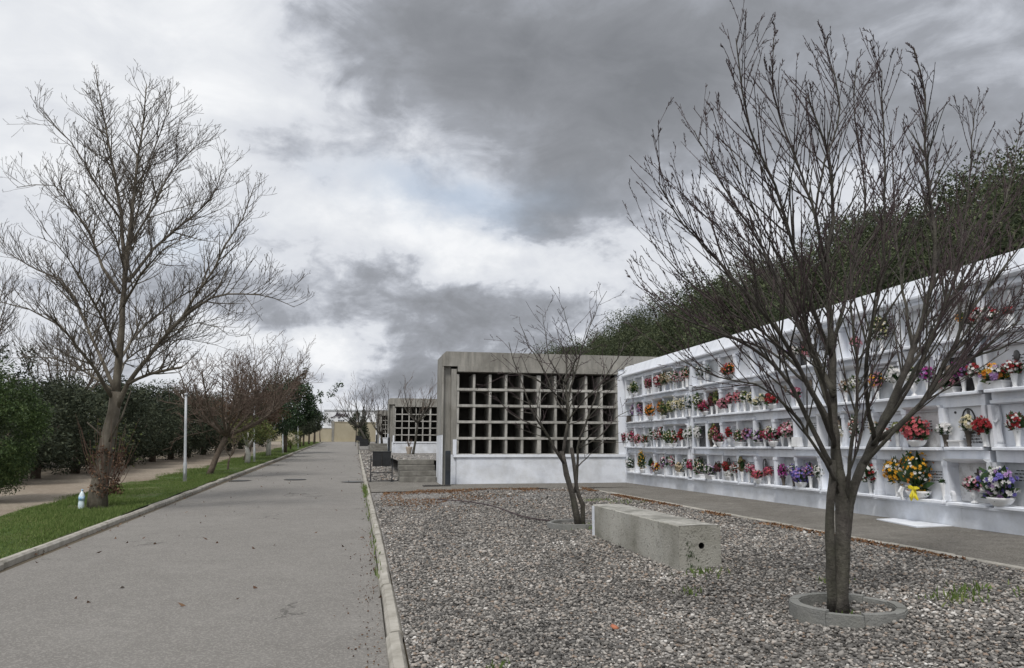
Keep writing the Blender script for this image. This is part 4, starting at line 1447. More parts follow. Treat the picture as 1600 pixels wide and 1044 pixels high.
# --- the big tree on the right, in the stone ring
RY = 5.45
rt_base = Vector((3.65, RY, gravel_z(3.65, RY)))
tr = BareTree("bare_tree", "large dark many-stemmed bare tree in the round concrete ring", rt_base, "bark_dark", "twig_dark", 3,
              dict(levels=3, dens=[12.5, 3.6, 2.0], len=[1.0, .34, .12], rad=[.0085, .0048, .0034], angle=(16, 38), wander=.07, up=.10, tip=.0022, fine=.0062, step=.12, tstep=.14, spur=2, zmax=on_y(1300, 75, RY).z - rt_base.z, taper=.78, wob=.008, updrop=.8))
trunk = [(1312, 962), (1311, 930), (1313, 880), (1316, 830), (1316, 785), (1310, 735)]
tr.limb(P(trunk, RY), .084, .042, "trunk", False, 12)
tr.limb(P([(1300, 955), (1298, 900, -.03), (1297, 840, -.05), (1299, 780, -.04), (1301, 720)], RY), .040, .032, "stem", False, 9)
LIMBS = [
    ([(1312, 770), (1309, 735), (1304, 680), (1303, 610, .05), (1300, 540, .1), (1297, 480, .12), (1292, 410, .15), (1302, 340, .2), (1296, 250, .2), (1262, 150, .2)], .052, .008),
    ([(1319, 860), (1327, 790), (1345, 730), (1366, 690), (1395, 630, .1), (1428, 545, .15), (1448, 470, .2), (1462, 390, .25), (1447, 250, .3), (1445, 150, .3), (1428, 75, .3)], .050, .006),
    ([(1366, 690), (1400, 668, -.1), (1440, 630, -.15), (1480, 560, -.2), (1515, 490, -.25), (1560, 430, -.3), (1605, 370, -.3)], .032, .006),
    ([(1395, 640, .1), (1440, 560, .3), (1480, 470, .45), (1500, 390, .5), (1512, 300, .55), (1522, 170, .6)], .024, .005),
    ([(1455, 600, -.1), (1510, 565, -.3), (1560, 545, -.4), (1620, 520, -.5)], .018, .005),
    ([(1301, 730), (1265, 660, -.05), (1235, 600, -.1), (1200, 560, -.15), (1150, 530, -.2), (1095, 510, -.25), (1030, 480, -.3)], .030, .005),
    ([(1304, 690), (1262, 600, -.2), (1222, 530, -.35), (1178, 470, -.45), (1122, 410, -.5), (1068, 350, -.55), (1028, 285, -.6)], .030, .005),
    ([(1303, 620), (1258, 530, .2), (1222, 450, .3), (1180, 370, .4), (1130, 290, .5), (1085, 205, .6)], .028, .005),
    ([(1300, 560, .1), (1268, 470, -.1), (1242, 390, -.2), (1210, 290, -.3), (1172, 200, -.4), (1150, 60, -.5)], .026, .005),
    ([(1297, 470, .12), (1282, 380, .3), (1262, 300, .4), (1228, 210, .5), (1206, 130, .5), (1212, 45, .5)], .022, .004),
    ([(1300, 540, .1), (1322, 460, .25), (1340, 380, .35), (1352, 300, .4), (1335, 180, .4), (1338, 95, .4)], .022, .004),
    ([(1292, 410, .15), (1275, 330, 0), (1290, 250, -.1), (1312, 170, -.1), (1290, 62, -.1)], .016, .004),
    ([(1366, 690), (1352, 600, -.3), (1360, 520, -.5), (1378, 430, -.6), (1382, 330, -.7), (1378, 110, -.8)], .024, .004),
    ([(1428, 545, .15), (1412, 460, .5), (1402, 380, .7), (1396, 290, .9), (1392, 210, 1.0)], .02, .004),
    ([(1303, 700), (1290, 610, -.4), (1262, 520, -.65), (1240, 440, -.8), (1180, 330, -.95), (1140, 230, -1.0)], .022, .004),
    ([(1318, 790), (1308, 690, .3), (1270, 560, .7), (1240, 470, .9), (1180, 410, 1.1), (1110, 340, 1.2)], .026, .004),
    ([(1345, 730), (1400, 610, .5), (1470, 500, .8), (1530, 400, 1.0), (1575, 300, 1.1), (1596, 190, 1.2)], .026, .004),
    ([(1310, 760), (1275, 700, -.2), (1235, 640, -.3), (1180, 600, -.35), (1120, 590, -.4), (1060, 560, -.45)], .020, .004),
    ([(1322, 790), (1332, 690, -.25), (1340, 590, -.35), (1330, 480, -.45), (1345, 400, -.5), (1420, 300, -.6)], .022, .004),
    ([(1298, 660), (1245, 575, .1), (1192, 520, .15), (1130, 480, .2), (1065, 430, .2), (1015, 372, .2)], .022, .004),
    ([(1262, 600, -.2), (1200, 548, 0), (1120, 515, .1), (1045, 470, .1)], .016, .004),
    ([(1400, 668, -.1), (1460, 610, .2), (1520, 540, .3), (1600, 450, .3)], .022, .004),
    ([(1345, 730), (1420, 650, -.3), (1500, 575, -.4), (1595, 500, -.5)], .022, .004),
    ([(1303, 610), (1232, 480, .5), (1150, 385, .8), (1062, 300, .9)], .022, .004),
    ([(1360, 700), (1418, 610, -.4), (1462, 520, -.6), (1490, 420, -.7), (1530, 330, -.8)], .020, .004),
]
for pts, a, b in LIMBS:
    tr.limb(P(pts, RY), a * .8, b * .8, "limb", True, 7, .28)
# thin suckers low on the trunk
for pts in ([(1316, 770), (1340, 700, -.15), (1358, 620, -.2), (1372, 540, -.25)],):
    tr.limb(P(pts, RY), .012, .003, "limb", True, 5, .2)

# --- the smaller tree behind the bench
MY = 11.75
mt_base = Vector((3.36, MY, gravel_z(3.36, MY)))
mt = BareTree("bare_tree", "smaller twisted bare tree in front of the large grey block, behind the bench", mt_base, "bark_dark", "twig_dark", 8,
              dict(levels=3, dens=[6.5, 3.8, 1.5], len=[.7, .32, .12], rad=[.009, .0058, .0042], angle=(28, 65), wander=.14, up=.03, tip=.0032, fine=.007, step=.15, tstep=.15, spur=1, taper=.55, wob=.014))
mt.limb(P([(905, 828), (900, 800), (890, 760), (882, 725), (878, 705)], MY), .056, .038, "trunk", False, 9)
mt.limb(P([(911, 828, .05), (910, 790, .05), (901, 760, .05), (897, 725, .05), (893, 700)], MY), .042, .028, "stem", False, 8)
mt.limb(P([(897, 770, .05), (903, 735, .1), (903, 700, .1), (914, 665, .1), (922, 640, .1), (940, 600, .1), (965, 560, .15), (975, 535, .2)], MY), .026, .005)
for pts, a, b in [
    ([(882, 725), (866, 700), (850, 672, -.1), (832, 640, -.2), (816, 600, -.2), (800, 560, -.25), (795, 535, -.3)], .038, .006),
    ([(880, 712), (885, 680), (887, 640), (884, 600, .1), (884, 560, .2), (872, 530, .2)], .045, .008),
    ([(886, 640), (896, 590, .1), (908, 550, .2), (922, 510, .2), (935, 478, .25), (948, 455, .25)], .03, .005),
    ([(886, 650), (862, 610, .2), (846, 570, .3), (826, 540, .4), (812, 505, .4)], .026, .005),
    ([(886, 660), (912, 625, -.3), (940, 600, -.5), (958, 585, -.6), (975, 575, -.7)], .024, .005),
    ([(884, 630), (850, 600, -.4), (820, 585, -.6), (790, 585, -.7), (785, 590, -.8)], .024, .005),
    ([(905, 700, .1), (940, 680, .3), (965, 650, .4), (990, 640, .5)], .02, .005),
    ([(850, 672, -.1), (822, 660, -.1), (795, 645, 0), (775, 620, 0)], .02, .005),
    ([(884, 600, .1), (900, 560, -.3), (890, 520, -.5), (880, 480, -.5)], .022, .004),
    ([(887, 640), (880, 600, .6), (900, 560, 1.0), (930, 540, 1.2)], .022, .004),
    ([(884, 600, .1), (858, 560, .1), (852, 520, .1), (848, 490, .1)], .018, .004)]:
    mt.limb(P(pts, MY), a * .7, b * .75, "limb", True, 6, .2)

# --- the tall plane tree on the verge
LY = 17.2
lt_base = Vector((-5.12, LY, road_z(LY) + .08))
lt = BareTree("bare_tree", "tall pale-barked bare tree on the left verge with shaggy brown base", lt_base, "bark_plane", "twig_plane", 12,
              dict(levels=4, dens=[9.0, 6.4, 6.0, 2.0], len=[1.25, .78, .36, .16], rad=[.017, .0095, .0068, .0055], angle=(28, 58), wander=.09, up=.16, tip=.0042, fine=.0105, step=.3, tstep=.2, zmax=on_y(150, 105, LY).z - lt_base.z, taper=.8, wob=.015, updrop=.7))
tp = lambda *a: list(a)
lt.limb(P([(152, 800), (154, 775), (158, 745), (163, 715), (170, 680), (177, 645), (182, 612)], LY), .19, .11, "trunk", False, 14)
lt.limb(P([(181, 618), (185, 560), (190, 505), (196, 430), (203, 370), (210, 300), (215, 250), (224, 185), (229, 132)], LY), .086, .009, "leader", True, 10, .3)
for pts, a, b in [
    ([(182, 640), (200, 598, -.2), (230, 560, -.4), (262, 520, -.6), (285, 495, -.7), (302, 465, -.8), (335, 420, -.9), (352, 385, -1), (380, 340, -1), (400, 285, -1)], .075, .008),
    ([(195, 405), (189, 337, .2), (179, 273, .4), (169, 217, .5), (157, 160, .6), (147, 102, .7)], .06, .008),
    ([(187, 458), (161, 418, .3), (137, 358, .6), (113, 325, .9), (85, 289, 1.1), (26, 293, 1.3)], .05, .008),
    ([(190, 345, .2), (161, 305, -.2), (133, 257, -.4), (109, 221, -.5), (68, 182, -.6)], .035, .007),
    ([(178, 625), (150, 580, -.5), (122, 545, -.9), (88, 505, -1.2), (45, 482, -1.5), (-8, 470, -1.7)], .06, .008),
    ([(180, 610), (150, 540, .4), (105, 450, .9), (60, 422, 1.2), (8, 394, 1.4)], .055, .008),
    ([(285, 495, -.7), (330, 465, -.9), (380, 460, -1), (430, 466, -1.1), (460, 480, -1.2)], .04, .007),
    ([(200, 440), (240, 390, .4), (285, 350, .8), (330, 310, 1.1), (350, 252, 1.2)], .05, .008),
    ([(206, 380), (241, 321, -.3), (265, 270, -.5), (306, 229, -.7), (322, 217, -.8)], .035, .007),
    ([(212, 300), (238, 240, .3), (258, 190, .5), (268, 140, .6)], .028, .006),
    ([(184, 570), (215, 520, .9), (260, 480, 1.6), (310, 450, 2.1), (360, 440, 2.4)], .05, .008),
    ([(185, 560), (160, 500, -1.0), (135, 450, -1.7), (105, 400, -2.2), (70, 360, -2.5)], .045, .008),
    ([(192, 480), (220, 430, -.9), (255, 390, -1.6), (300, 370, -2.0)], .04, .008),
    ([(196, 430), (180, 370, -.8), (150, 320, -1.3), (120, 290, -1.7)], .035, .007),
    ([(202, 390), (215, 330, .9), (230, 270, 1.4), (250, 220, 1.7)], .035, .007),
    ([(200, 600, -.2), (235, 585, -.5), (262, 578, -.6), (284, 574, -.7)], .045, .03),
    ([(262, 520, -.6), (310, 505, -.9), (340, 512, -1.1), (357, 524, -1.2)], .022, .006),
    ([(184, 600), (200, 560, 1.2), (235, 540, 1.9), (290, 530, 2.5), (340, 540, 2.9)], .04, .007),
    ([(178, 610), (130, 580, 1.0), (80, 560, 1.6), (20, 560, 2.0)], .04, .007)]:
    lt.limb(P(pts, LY), a * .8, b * .8, "limb", True, 7, .22)
for pts in ([(166, 690), (150, 672, -.1), (136, 660, -.2)], [(170, 690, -.1), (190, 650, -.2), (205, 610, -.3)]):
    lt.limb(P(pts, LY), .03, .012, "limb", False, 6)


def leaf_cloud(name, centers, n, leaf, mat, parent=None, seed=1, spread=None, aspect=2.0, bias_out=None, smooth=False):
    """n leaf-shaped quads scattered in gaussian clumps"""
    g = np.random.default_rng(seed)
    c = np.asarray(centers, float)
    wt = c[:, 3] ** 2.2 if c.shape[1] > 3 else np.ones(len(c))
    k = g.choice(len(c), n, p=wt / wt.sum())
    rad = c[k, 3:4] if c.shape[1] > 3 else np.full((n, 1), spread)
    d = g.normal(0, 1, (n, 3))
    d /= np.linalg.norm(d, axis=1, keepdims=True)
    p = c[k, :3] + d * rad * (g.uniform(0.25, 1, (n, 1)) ** .6)
    ax = g.normal(0, 1, (n, 3)) + d * .8
    ax[:, 2] -= .15
    ax /= np.linalg.norm(ax, axis=1, keepdims=True)
    sd = np.cross(ax, g.normal(0, 1, (n, 3)))
    sd /= np.linalg.norm(sd, axis=1, keepdims=True) + 1e-9
    L = leaf * g.uniform(.6, 1.4, (n, 1))
    w = L / aspect
    v = np.stack((p - ax * L * .5, p + sd * w * .5, p + ax * L * .5, p - sd * w * .5), 1).reshape(-1, 3)
    f = np.arange(n * 4).reshape(-1, 4)
    me = np_mesh(name, v, f, mat)
    if parent is False: return me
    o = link(name, me, parent)
    o["kind"] = "stuff"
    return o


# shaggy base of the plane tree: shoots and dead leaves
sh = MB()
g_ = random.Random(31)
for _ in range(46):
    a = g_.uniform(0, 6.283)
    z0 = g_.uniform(.25, .85)
    p0 = Vector((.05 + .17 * math.cos(a), .17 * math.sin(a), z0))
    d = Vector((math.cos(a) * g_.uniform(.15, .6), math.sin(a) * .4, 1)).normalized()
    L = g_.uniform(.3, 1.25)
    sh.tube([p0, p0 + d * L * .5 + Vector((.05 * math.cos(a), 0, 0)), p0 + d * L], [.009, .006, .003], 3, cap=False)
sh.build("shoots", "twig_red", lt.t)
cl = [(.08 + (.13 + .16 * q) * math.cos(a) + .04, (.13 + .1 * q) * math.sin(a), z, .06 + .07 * q) for a, z, q in [(g_.uniform(0, 6.28), .3 + .95 * g_.random() ** 1.4, g_.random()) for _ in range(60)]]
leaf_cloud("dead_leaves", cl, 1200, .05, "dead_leaf", lt.t, 5, aspect=1.6)
leaf_cloud("shoot_leaves", [(.1 + .4 * math.cos(a), .3 * math.sin(a), z, .22) for a, z in [(g_.uniform(0, 6.28), g_.uniform(.9, 1.7)) for _ in range(14)]], 110, .06, "foliage_light", lt.t, 6, aspect=1.6)


def auto_tree(name, label, base, h, spread, fork, seed, bark, twig, cfg, lean=(0, 0), n_limbs=8, trunk_r=.1, group=None, flat=0.0):
    """a made-up bare tree: trunk to the fork, limbs fanning out from there"""
    t = BareTree(name, label, base, bark, twig, seed, cfg, group)
    r = t.r
    b = Vector(base)
    top = b + Vector((lean[0], lean[1], fork))
    t.limb([b - Vector((0, 0, .1)), b.lerp(top, .5) + Vector((r.uniform(-.05, .05), 0, 0)), top], trunk_r, trunk_r * .72, "trunk", False, 9)
    for k in range(n_limbs):
        a = 6.283 * (k + r.random() * .7) / n_limbs
        q = spread * r.uniform(.45, 1.0)
        e = top + Vector((math.cos(a) * q + lean[0] * .5, math.sin(a) * q + lean[1] * .5, (h - fork) * r.uniform(.55, 1.0) * (1 - flat * q / spread)))
        m = top.lerp(e, .45) + Vector((math.cos(a) * q * .18, math.sin(a) * q * .18, -(h - fork) * .04))
        t.limb([top - Vector((0, 0, .05)), m, e], trunk_r * .5, trunk_r * .07, "limb", True, 6, .2)
    return t


far_cfg = lambda s=1.0, up=.1, ang=(25, 60), d=1.0: dict(levels=3, dens=[3.2 * d / s, 3.6 * d / s, 3.5 * d / s], len=[1.3 * s, .65 * s, .35 * s], rad=[.018 * s, .011 * s, .009 * s], angle=ang, wander=.12, up=up, tip=.0065 * s, fine=.012 * s,
                                          step=.35 * s, tstep=.3 * s, taper=.5, wob=.02)
Z0 = lambda y: road_z(y) + .08
# leaning tree with reddish twigs behind the lamp post
p = (-5.04, 28.1, Z0(28.1))
t2 = auto_tree("bare_tree", "leaning bare tree with dense brown twigs beside the nearest lamp post", p, 4.7, 2.2, 1.35, 41, "bark_brown", "twig_brown", far_cfg(1.0, .06, (30, 75), 1.55), (.5, .2), 13, .12, flat=.25)
auto_tree("bare_tree", "taller bare tree with fine brown twigs rising behind the leaning tree", (-5.6, 40.5, Z0(40.5)), 5.6, 2.3, 1.9, 42, "bark_brown", "twig_brown", far_cfg(1.15, .1, (25, 60), 1.5), (.5, 0), 11, .13)
auto_tree("bare_tree", "slender bare sapling at the verge between leaning tree and pale trunk", (-4.99, 31.9, Z0(31.9)), 1.5, .5, .55, 43, "bark_brown", "twig_brown", far_cfg(.5, .1), (.05, 0), 5, .045)
auto_tree("bare_tree", "tall pale bare tree rising above the hedge at the left edge", (-14.6, 31, Z0(31)), 7.6, 2.6, 2.2, 44, "bark_brown", "twig_plane", far_cfg(1.1, .2, (20, 45), 1.3), (.1, 0), 9, .13)
auto_tree("bare_tree", "bare tree showing its top behind the hedge left of the tall tree", (-13.2, 38, Z0(38)), 6.4, 2.2, 2.2, 45, "bark_brown", "twig_plane", far_cfg(1.1, .2, (20, 45), 1.2), (.2, 0), 8, .12)
auto_tree("bare_tree", "bare thin tree growing on the terrace before the second grey block", (3.15, 47.0, 1.22), 4.3, 1.5, 1.9, 46, "bark_dark", "twig_brown", far_cfg(1.0, .16, (20, 50), .8), (.25, 0), 9, .085)
auto_tree("bare_tree", "wide bare tree leaning towards the road beyond the second bin", (.75, 68.0, 1.9), 4.9, 2.2, 1.4, 47, "bark_dark", "twig_brown", far_cfg(1.3, .14, (22, 55), .8), (-.8, 0), 10, .12)
auto_tree("bare_tree", "dark bare tree close before the farthest grey block", (1.75, 63.0, 1.9), 4.4, 1.5, .7, 48, "bark_dark", "twig_dark", far_cfg(1.2, .18, (20, 50), .8), (-.1, 0), 9, .10)
auto_tree("bare_tree", "young bare street tree before the beige wall at the road end", (-4.9, 101, 2.3), 4.4, 1.3, 1.9, 49, "bark_brown", "twig_plane", far_cfg(1.4, .2, (20, 45), .5), (-.1, 0), 7, .08)


# ------------------------------------------------------------------ leafy trees, hedge, hill wood
def crown_centers(seed, rx, rz, z0, n, cr, bottom=.0, ragged=.25):
    r = random.Random(seed)
    out = []
    for _ in range(n):
        while True:
            v = Vector((r.uniform(-1, 1), r.uniform(-1, 1), r.uniform(-1, 1)))
            if .3 < v.length < 1: break
        v = v.normalized() * (v.length ** .5) * r.uniform(1 - ragged, 1 + ragged * .6)
        out.append((v.x * rx, v.y * rx, max(bottom, z0 + v.z * rz), cr * r.uniform(.55, 1.25)))
    return out


def trunk_mesh(name, h, r0, seed, mat, forks=4):
    r = random.Random(seed)
    b = MB()
    b.tube([(0, 0, -.15), (r.uniform(-.04, .04), 0, h * .5), (r.uniform(-.06, .06), 0, h)], [r0 * 1.2, r0, r0 * .8], 8)
    for k in range(forks):
        a = 6.283 * k / forks + r.random()
        b.tube([(0, 0, h * .93), (math.cos(a) * h * .25, math.sin(a) * h * .25, h * 1.3), (math.cos(a) * h * .5, math.sin(a) * h * .5, h * 1.75)], [r0 * .6, r0 * .42, r0 * .15], 5)
    return b.mesh(name, mat, True)


HILL = [leaf_cloud("crown", crown_centers(100 + k, 1.9, 2.2, 3.1, 150, .48, .6, .2), 30000, .082, "foliage_hill", False, 60 + k, aspect=2.4) for k in range(4)]
HILL_T = trunk_mesh("trunk", 2.0, .16, 5, "bark_dark")
rh = random.Random(77)


def leafy(name, label, cat, loc, crown, trunk, scale=(1, 1, 1), rz=0.0, group=None, cname="crown"):
    t = thing(name, label, cat, loc, rz, group)
    t.scale = scale
    if trunk is not None: link("trunk", trunk, t)
    o = link(cname, crown, t)
    o["kind"] = "stuff"
    return t


for X, y0, y1, st in ((12.3, 8.5, 56, 2.1), (15.2, 11, 70, 2.6), (18.8, 17, 85, 3.2)):
    y = y0
    while y < y1:
        yy = y + rh.uniform(-.6, .6)
        xx = X + rh.uniform(-.7, .7)
        s = rh.uniform(.84, 1.06)
        leafy("hillside_tree", "dark evergreen tree in the wood on the slope behind the niche wall", "tree", (xx, yy, .6 + (xx - 10.3) * .4 - .1), HILL[rh.randrange(4)], HILL_T,
              (s * rh.uniform(.95, 1.15), s * rh.uniform(.95, 1.15), s * (1.12 + .0028 * max(0, yy - 12))), rh.uniform(0, 6.28), "evergreen wood on the hillside")
        y += st

HEDGE = [leaf_cloud("crown", crown_centers(200 + k, 1.5, 1.6, 1.75, 100, .48, .12, .25), 12000, .11, "foliage_hedge", False, 80 + k, aspect=2.6) for k in range(3)]
HEDGE_T = trunk_mesh("trunk", 1.0, .12, 9, "bark_brown")
hedge_spots = [(-10.9, 24.5, 1.0), (-10.7, 27.3, 1.08), (-10.5, 30.2, 1.02), (-10.6, 33.2, 1.15), (-10.4, 36.4, 1.18), (-10.3, 39.8, 1.12), (-10.2, 43.0, 1.2), (-10.1, 46.6, 1.15),
               (-10.0, 50.4, 1.25), (-9.9, 54.5, 1.2), (-9.9, 59, 1.3), (-9.8, 64, 1.25), (-9.8, 70, 1.3), (-9.8, 77, 1.35)]
for i, (x, y, s) in enumerate([(a + .6, b, c) for a, b, c in hedge_spots]):
    where = "nearest" if i == 0 else "farthest" if i == len(hedge_spots) - 1 else ORD[i]
    leafy("hedge_tree", "%s dark evergreen in the dense row beyond the gravel path%s" % (where, "" if where in ("nearest", "farthest") else ", counting from the camera"), "tree", (x, y, Z0(y) - .02), HEDGE[i % 3], HEDGE_T,
          (s * rh.uniform(.95, 1.1), s * rh.uniform(.95, 1.1), s * rh.uniform(.76, .95)), rh.uniform(0, 6.28), "evergreens beyond the gravel path")
for i, (x, y, s) in enumerate([(-13.5, 26, 1.15), (-13.4, 31, 1.2), (-13.3, 36, 1.3), (-13.2, 42, 1.35), (-13, 49, 1.4), (-13, 57, 1.5)]):
    leafy("hedge_tree", "dark evergreen in the rear rank of the dense row, mostly hidden", "tree", (x, y, Z0(y)), HEDGE[(i + 1) % 3], HEDGE_T, (s, s, s * .84), rh.uniform(0, 6.28), "rear rank of evergreens")
# big green bush at the left edge
bush = leaf_cloud("crown", crown_centers(301, 1.05, 1.38, 1.55, 190, .26, .25, .06), 42000, .06, "foliage_bush", False, 91, aspect=2.6)
leafy("evergreen_bush", "big rounded bright green bush cut off by the left picture edge", "bush", (-8.0, 18.9, Z0(18.9)), bush, trunk_mesh("trunk", .6, .08, 11, "bark_brown"), (1, 1, 1))
thin = leaf_cloud("crown", crown_centers(302, .75, .9, 3.1, 26, .26, 1.2, .3), 1500, .09, "foliage_hedge", False, 92)
leafy("thin_tree", "thin olive-green tree peeping out above the hedge right of the bush", "tree", (-10.6, 26.0, Z0(26)), thin, trunk_mesh("trunk", 1.9, .05, 12, "bark_brown"))
# verge trees
orange_c = leaf_cloud("crown", crown_centers(303, 1.35, 1.15, 2.35, 70, .42, 1.15, .25), 9000, .12, "foliage_orange_tree", False, 93)
leafy("evergreen_tree", "dark glossy round-crowned tree with a whitewashed trunk on the verge", "tree", (-5.2, 47.2, Z0(47.2)), orange_c, trunk_mesh("trunk", 1.25, .13, 13, "trunk_limed", 3), (1.0, 1.0, 1.0))
cc = crown_centers(304, 1.9, 1.75, 3.2, 90, .5, 1.3, .3)
rr_ = random.Random(17)
for k in range(16):
    cc.append((1.2 + .15 * k + rr_.gauss(0, .08), rr_.gauss(0, .2), 3.2 + .085 * k + rr_.gauss(0, .14), rr_.uniform(.10, .26)))
for k in range(14):
    cc.append((.5 + .06 * k + rr_.gauss(0, .1), rr_.gauss(0, .2), 4.4 + .095 * k + rr_.gauss(0, .1), rr_.uniform(.10, .28)))
branchy = leaf_cloud("crown", cc, 15000, .15, "foliage_orange_tree", False, 94)
leafy("evergreen_tree", "tall dark evergreen with ragged branches reaching over the road", "tree", (-4.9, 54, Z0(54)), branchy, trunk_mesh("trunk", 1.9, .13, 14, "bark_brown"))
lt_c = leaf_cloud("crown", crown_centers(305, 1.05, .6, 1.5, 40, .3, .75, .3), 2600, .10, "foliage_light", False, 95)
leafy("young_tree", "yellow-green low tree with a pale trunk on the verge before the second lamp post", "tree", (-5.0, 37.0, Z0(37)), lt_c, trunk_mesh("trunk", .8, .11, 15, "trunk_limed", 4))
rus = leaf_cloud("crown", crown_centers(306, 1.8, 1.0, 2.5, 70, .36, 1.2, .3), 7500, .085, "foliage_russet", False, 96)
leafy("russet_tree", "russet-leaved tree behind the leaning bare tree", "tree", (-5.7, 42.5, Z0(42.5)), rus, trunk_mesh("trunk", 1.5, .10, 16, "bark_brown"))
yel = leaf_cloud("crown", crown_centers(307, .75, .65, 1.0, 30, .24, .4, .3), 1700, .10, "foliage_light", False, 97)
leafy("yellow_shrub", "small yellowish citrus shrub on the verge between the two far lamp posts", "shrub", (-5.1, 60.5, Z0(60.5)), yel, trunk_mesh("trunk", .45, .06, 17, "bark_brown"))
ROUND = [leaf_cloud("crown", crown_centers(310 + k, 1.6, 1.35, 3.0, 70, .45, 1.6, .18), 6500, .16, "foliage_hedge", False, 100 + k, aspect=2.0) for k in range(2)]
RT = trunk_mesh("trunk", 1.8, .13, 18, "bark_brown", 3)
for i, (x, y, s, lab) in enumerate([(-5.0, 68.5, .62, "nearest of the round dark trees at the far end of the verge"), (-5.1, 74, .66, "second of the round dark trees at the far end of the verge"),
                                    (-5.0, 80, .72, "third of the round dark trees at the far end of the verge"), (-4.75, 85, .80, "farthest of the round dark trees, nearest the beige wall")]):
    leafy("round_tree", lab, "tree", (x, y, Z0(y)), ROUND[i % 2], RT, (s, s, s), i * 1.3, "round trees at the end of the verge")
small = leaf_cloud("crown", crown_centers(320, .9, .9, 2.7, 30, .35, 1.7, .2), 2200, .16, "foliage_hedge", False, 110)
leafy("small_tree", "small round tree before the beige wall right of the street tree", "tree", (-.5, 101, 2.3), small, trunk_mesh("trunk", 1.8, .07, 19, "bark_brown"))
cyp = leaf_cloud("crown", [(0.28 * (1 - k / 26) * math.cos(k * 2.4), .28 * (1 - k / 26) * math.sin(k * 2.4), .5 + k * .17, .55 * (1 - k / 28) + .08) for k in range(26)], 5000, .13, "foliage_hedge", False, 111)
leafy("cypress", "dark pointed cypress behind the bare trees near the road end", "tree", (.3, 79, 1.9), cyp, trunk_mesh("trunk", .6, .08, 20, "bark_brown"), (.95, .95, .78))
pl = thing("potted_plant", "pale pot with a twiggy plant on the terrace before the second block", "potted plant", (2.95, 47.6, 1.23))
pl.scale = (.62, .62, .75)
MB().lathe([(.18, 0), (.2, .05), (.30, .45), (.33, .55), (.33, .6), (.28, .6), (.26, .5)], 14).build("pot", "terracotta", pl, True)
bp = MB()
for k in range(26):
    a = g_.uniform(0, 6.28); q = g_.uniform(.1, .45)
    bp.tube([(0, 0, .5), (math.cos(a) * q * .5, math.sin(a) * q * .5, .85), (math.cos(a) * q, math.sin(a) * q, g_.uniform(1.0, 1.35))], [.014, .010, .005], 3, cap=False)
bp.build("stems", "twig_brown", pl)

# ------------------------------------------------------------------ lamp posts
def lamp_post(label, px, y, x, h):
    t = thing("lamp_post", label, "lamp post", (x, y, Z0(y) - .01), 0, "grey lamp posts on the verge")
    t.rotation_euler = (0, R(-2.6), 0)
    MB().lathe([(.055, .0), (.055, .55), (.05, .57), (.042, .60), (.038, h * .6), (.034, h)], 12).build("pole", "galvanised", t, True)
    MB().box(-.11, .11, -.11, .11, -.06, .018).build("base_plate", "kerb_concrete", t)
    MB().lathe([(.05, h), (.05, h + .05), (.03, h + .07)], 10).build("cap", "galvanised", t, True)
    MB().tube([(-.02, 0, h - .12), (-.10, 0, h - .05), (-.12, 0, h + .04)], .012, 6).build("broken_bracket", "glazed_white", t, True)
    MB().box(-.02, .02, -.058, -.0545, .25, .42).build("hatch", "galvanised", t)


lamp_post("nearest grey lamp post without its head, right of the tall pale tree", 289, 24.9, -5.12, 2.6)
lamp_post("second grey lamp post, half hidden behind the yellow-green tree", 397, 39.1, -4.95, 2.6)
lamp_post("third grey lamp post beside the yellowish citrus shrub", 442, 52.0, -4.85, 2.6)
lamp_post("farthest grey lamp post beyond the yellowish citrus shrub", 466, 63.5, -4.77, 2.9)

# ------------------------------------------------------------------ bottle, drains, branch, bits
bt = thing("water_bottle", "clear plastic water bottle standing against the tall pale tree", "bottle", (-5.40, 16.95, Z0(16.95) - .005))
MB().lathe([(.05, 0), (.056, .015), (.056, .12), (.05, .14), (.056, .16), (.056, .26), (.03, .32), (.018, .335), (.018, .36)], 14).build("body", "bottle_plastic", bt, True)
MB().lathe([(.0575, .165), (.0575, .245)], 14).build("paper_sleeve", "bottle_label", bt, True)
MB().lathe([(.021, .355), (.021, .38), (.012, .384)], 10).build("cap", "bottle_label", bt, True)
for x, y, lab in ((-2.05, 26.5, "iron manhole cover in the middle of the road"), (-3.75, 26.4, "iron drain cover at the left kerb by the lamp post"),
                  (-.2, 25.4, "iron drain cover at the right kerb beside the nearest bin"), (-3.4, 74.5, "far iron drain cover near the left kerb")):
    z = road_z(y) - .02 + .03 * (1 - ((x + 2) / 2.3) ** 2)
    t = thing("drain_cover", lab, "drain cover", (x, y, z + .002))
    n = 20
    MB().prism([(.36 * math.cos(2 * math.pi * i / n), .36 * math.sin(2 * math.pi * i / n)) for i in range(n)], "z", -.03, .008).build("rim", "iron", t)
    MB().prism([(.30 * math.cos(2 * math.pi * i / n), .30 * math.sin(2 * math.pi * i / n)) for i in range(n)], "z", .009, .014).build("lid", "black_metal", t)
br = MB()
bpts = [Vector((x, y, gravel_z(x, y) + .03)) for x, y in ((1.75, 17.5), (2.3, 16.6), (2.55, 14.8), (2.8, 13.2), (3.05, 12.4))]
bpts[2].z += .05
br.tube(catmull(bpts, .3), .012, 5)
br.tube([bpts[1], bpts[1] + Vector((.25, -.2, .06)), bpts[1] + Vector((.5, -.5, .02))], [.008, .006, .003], 4)
tag(br.build("fallen_branch", "twig_dark"), "long thin fallen branch lying on the gravel left of the smaller tree", "branch")
o = pebbles("clay_shard", [(1.98, 5.95, gravel_z(1.98, 5.95) + .012)], [.035], "clay_shard", seed=9, flat=.4)
del o["kind"]
tag(o, "small orange clay shard among the gravel near the road kerb", "shard")
g_ = random.Random(61)
lf = []
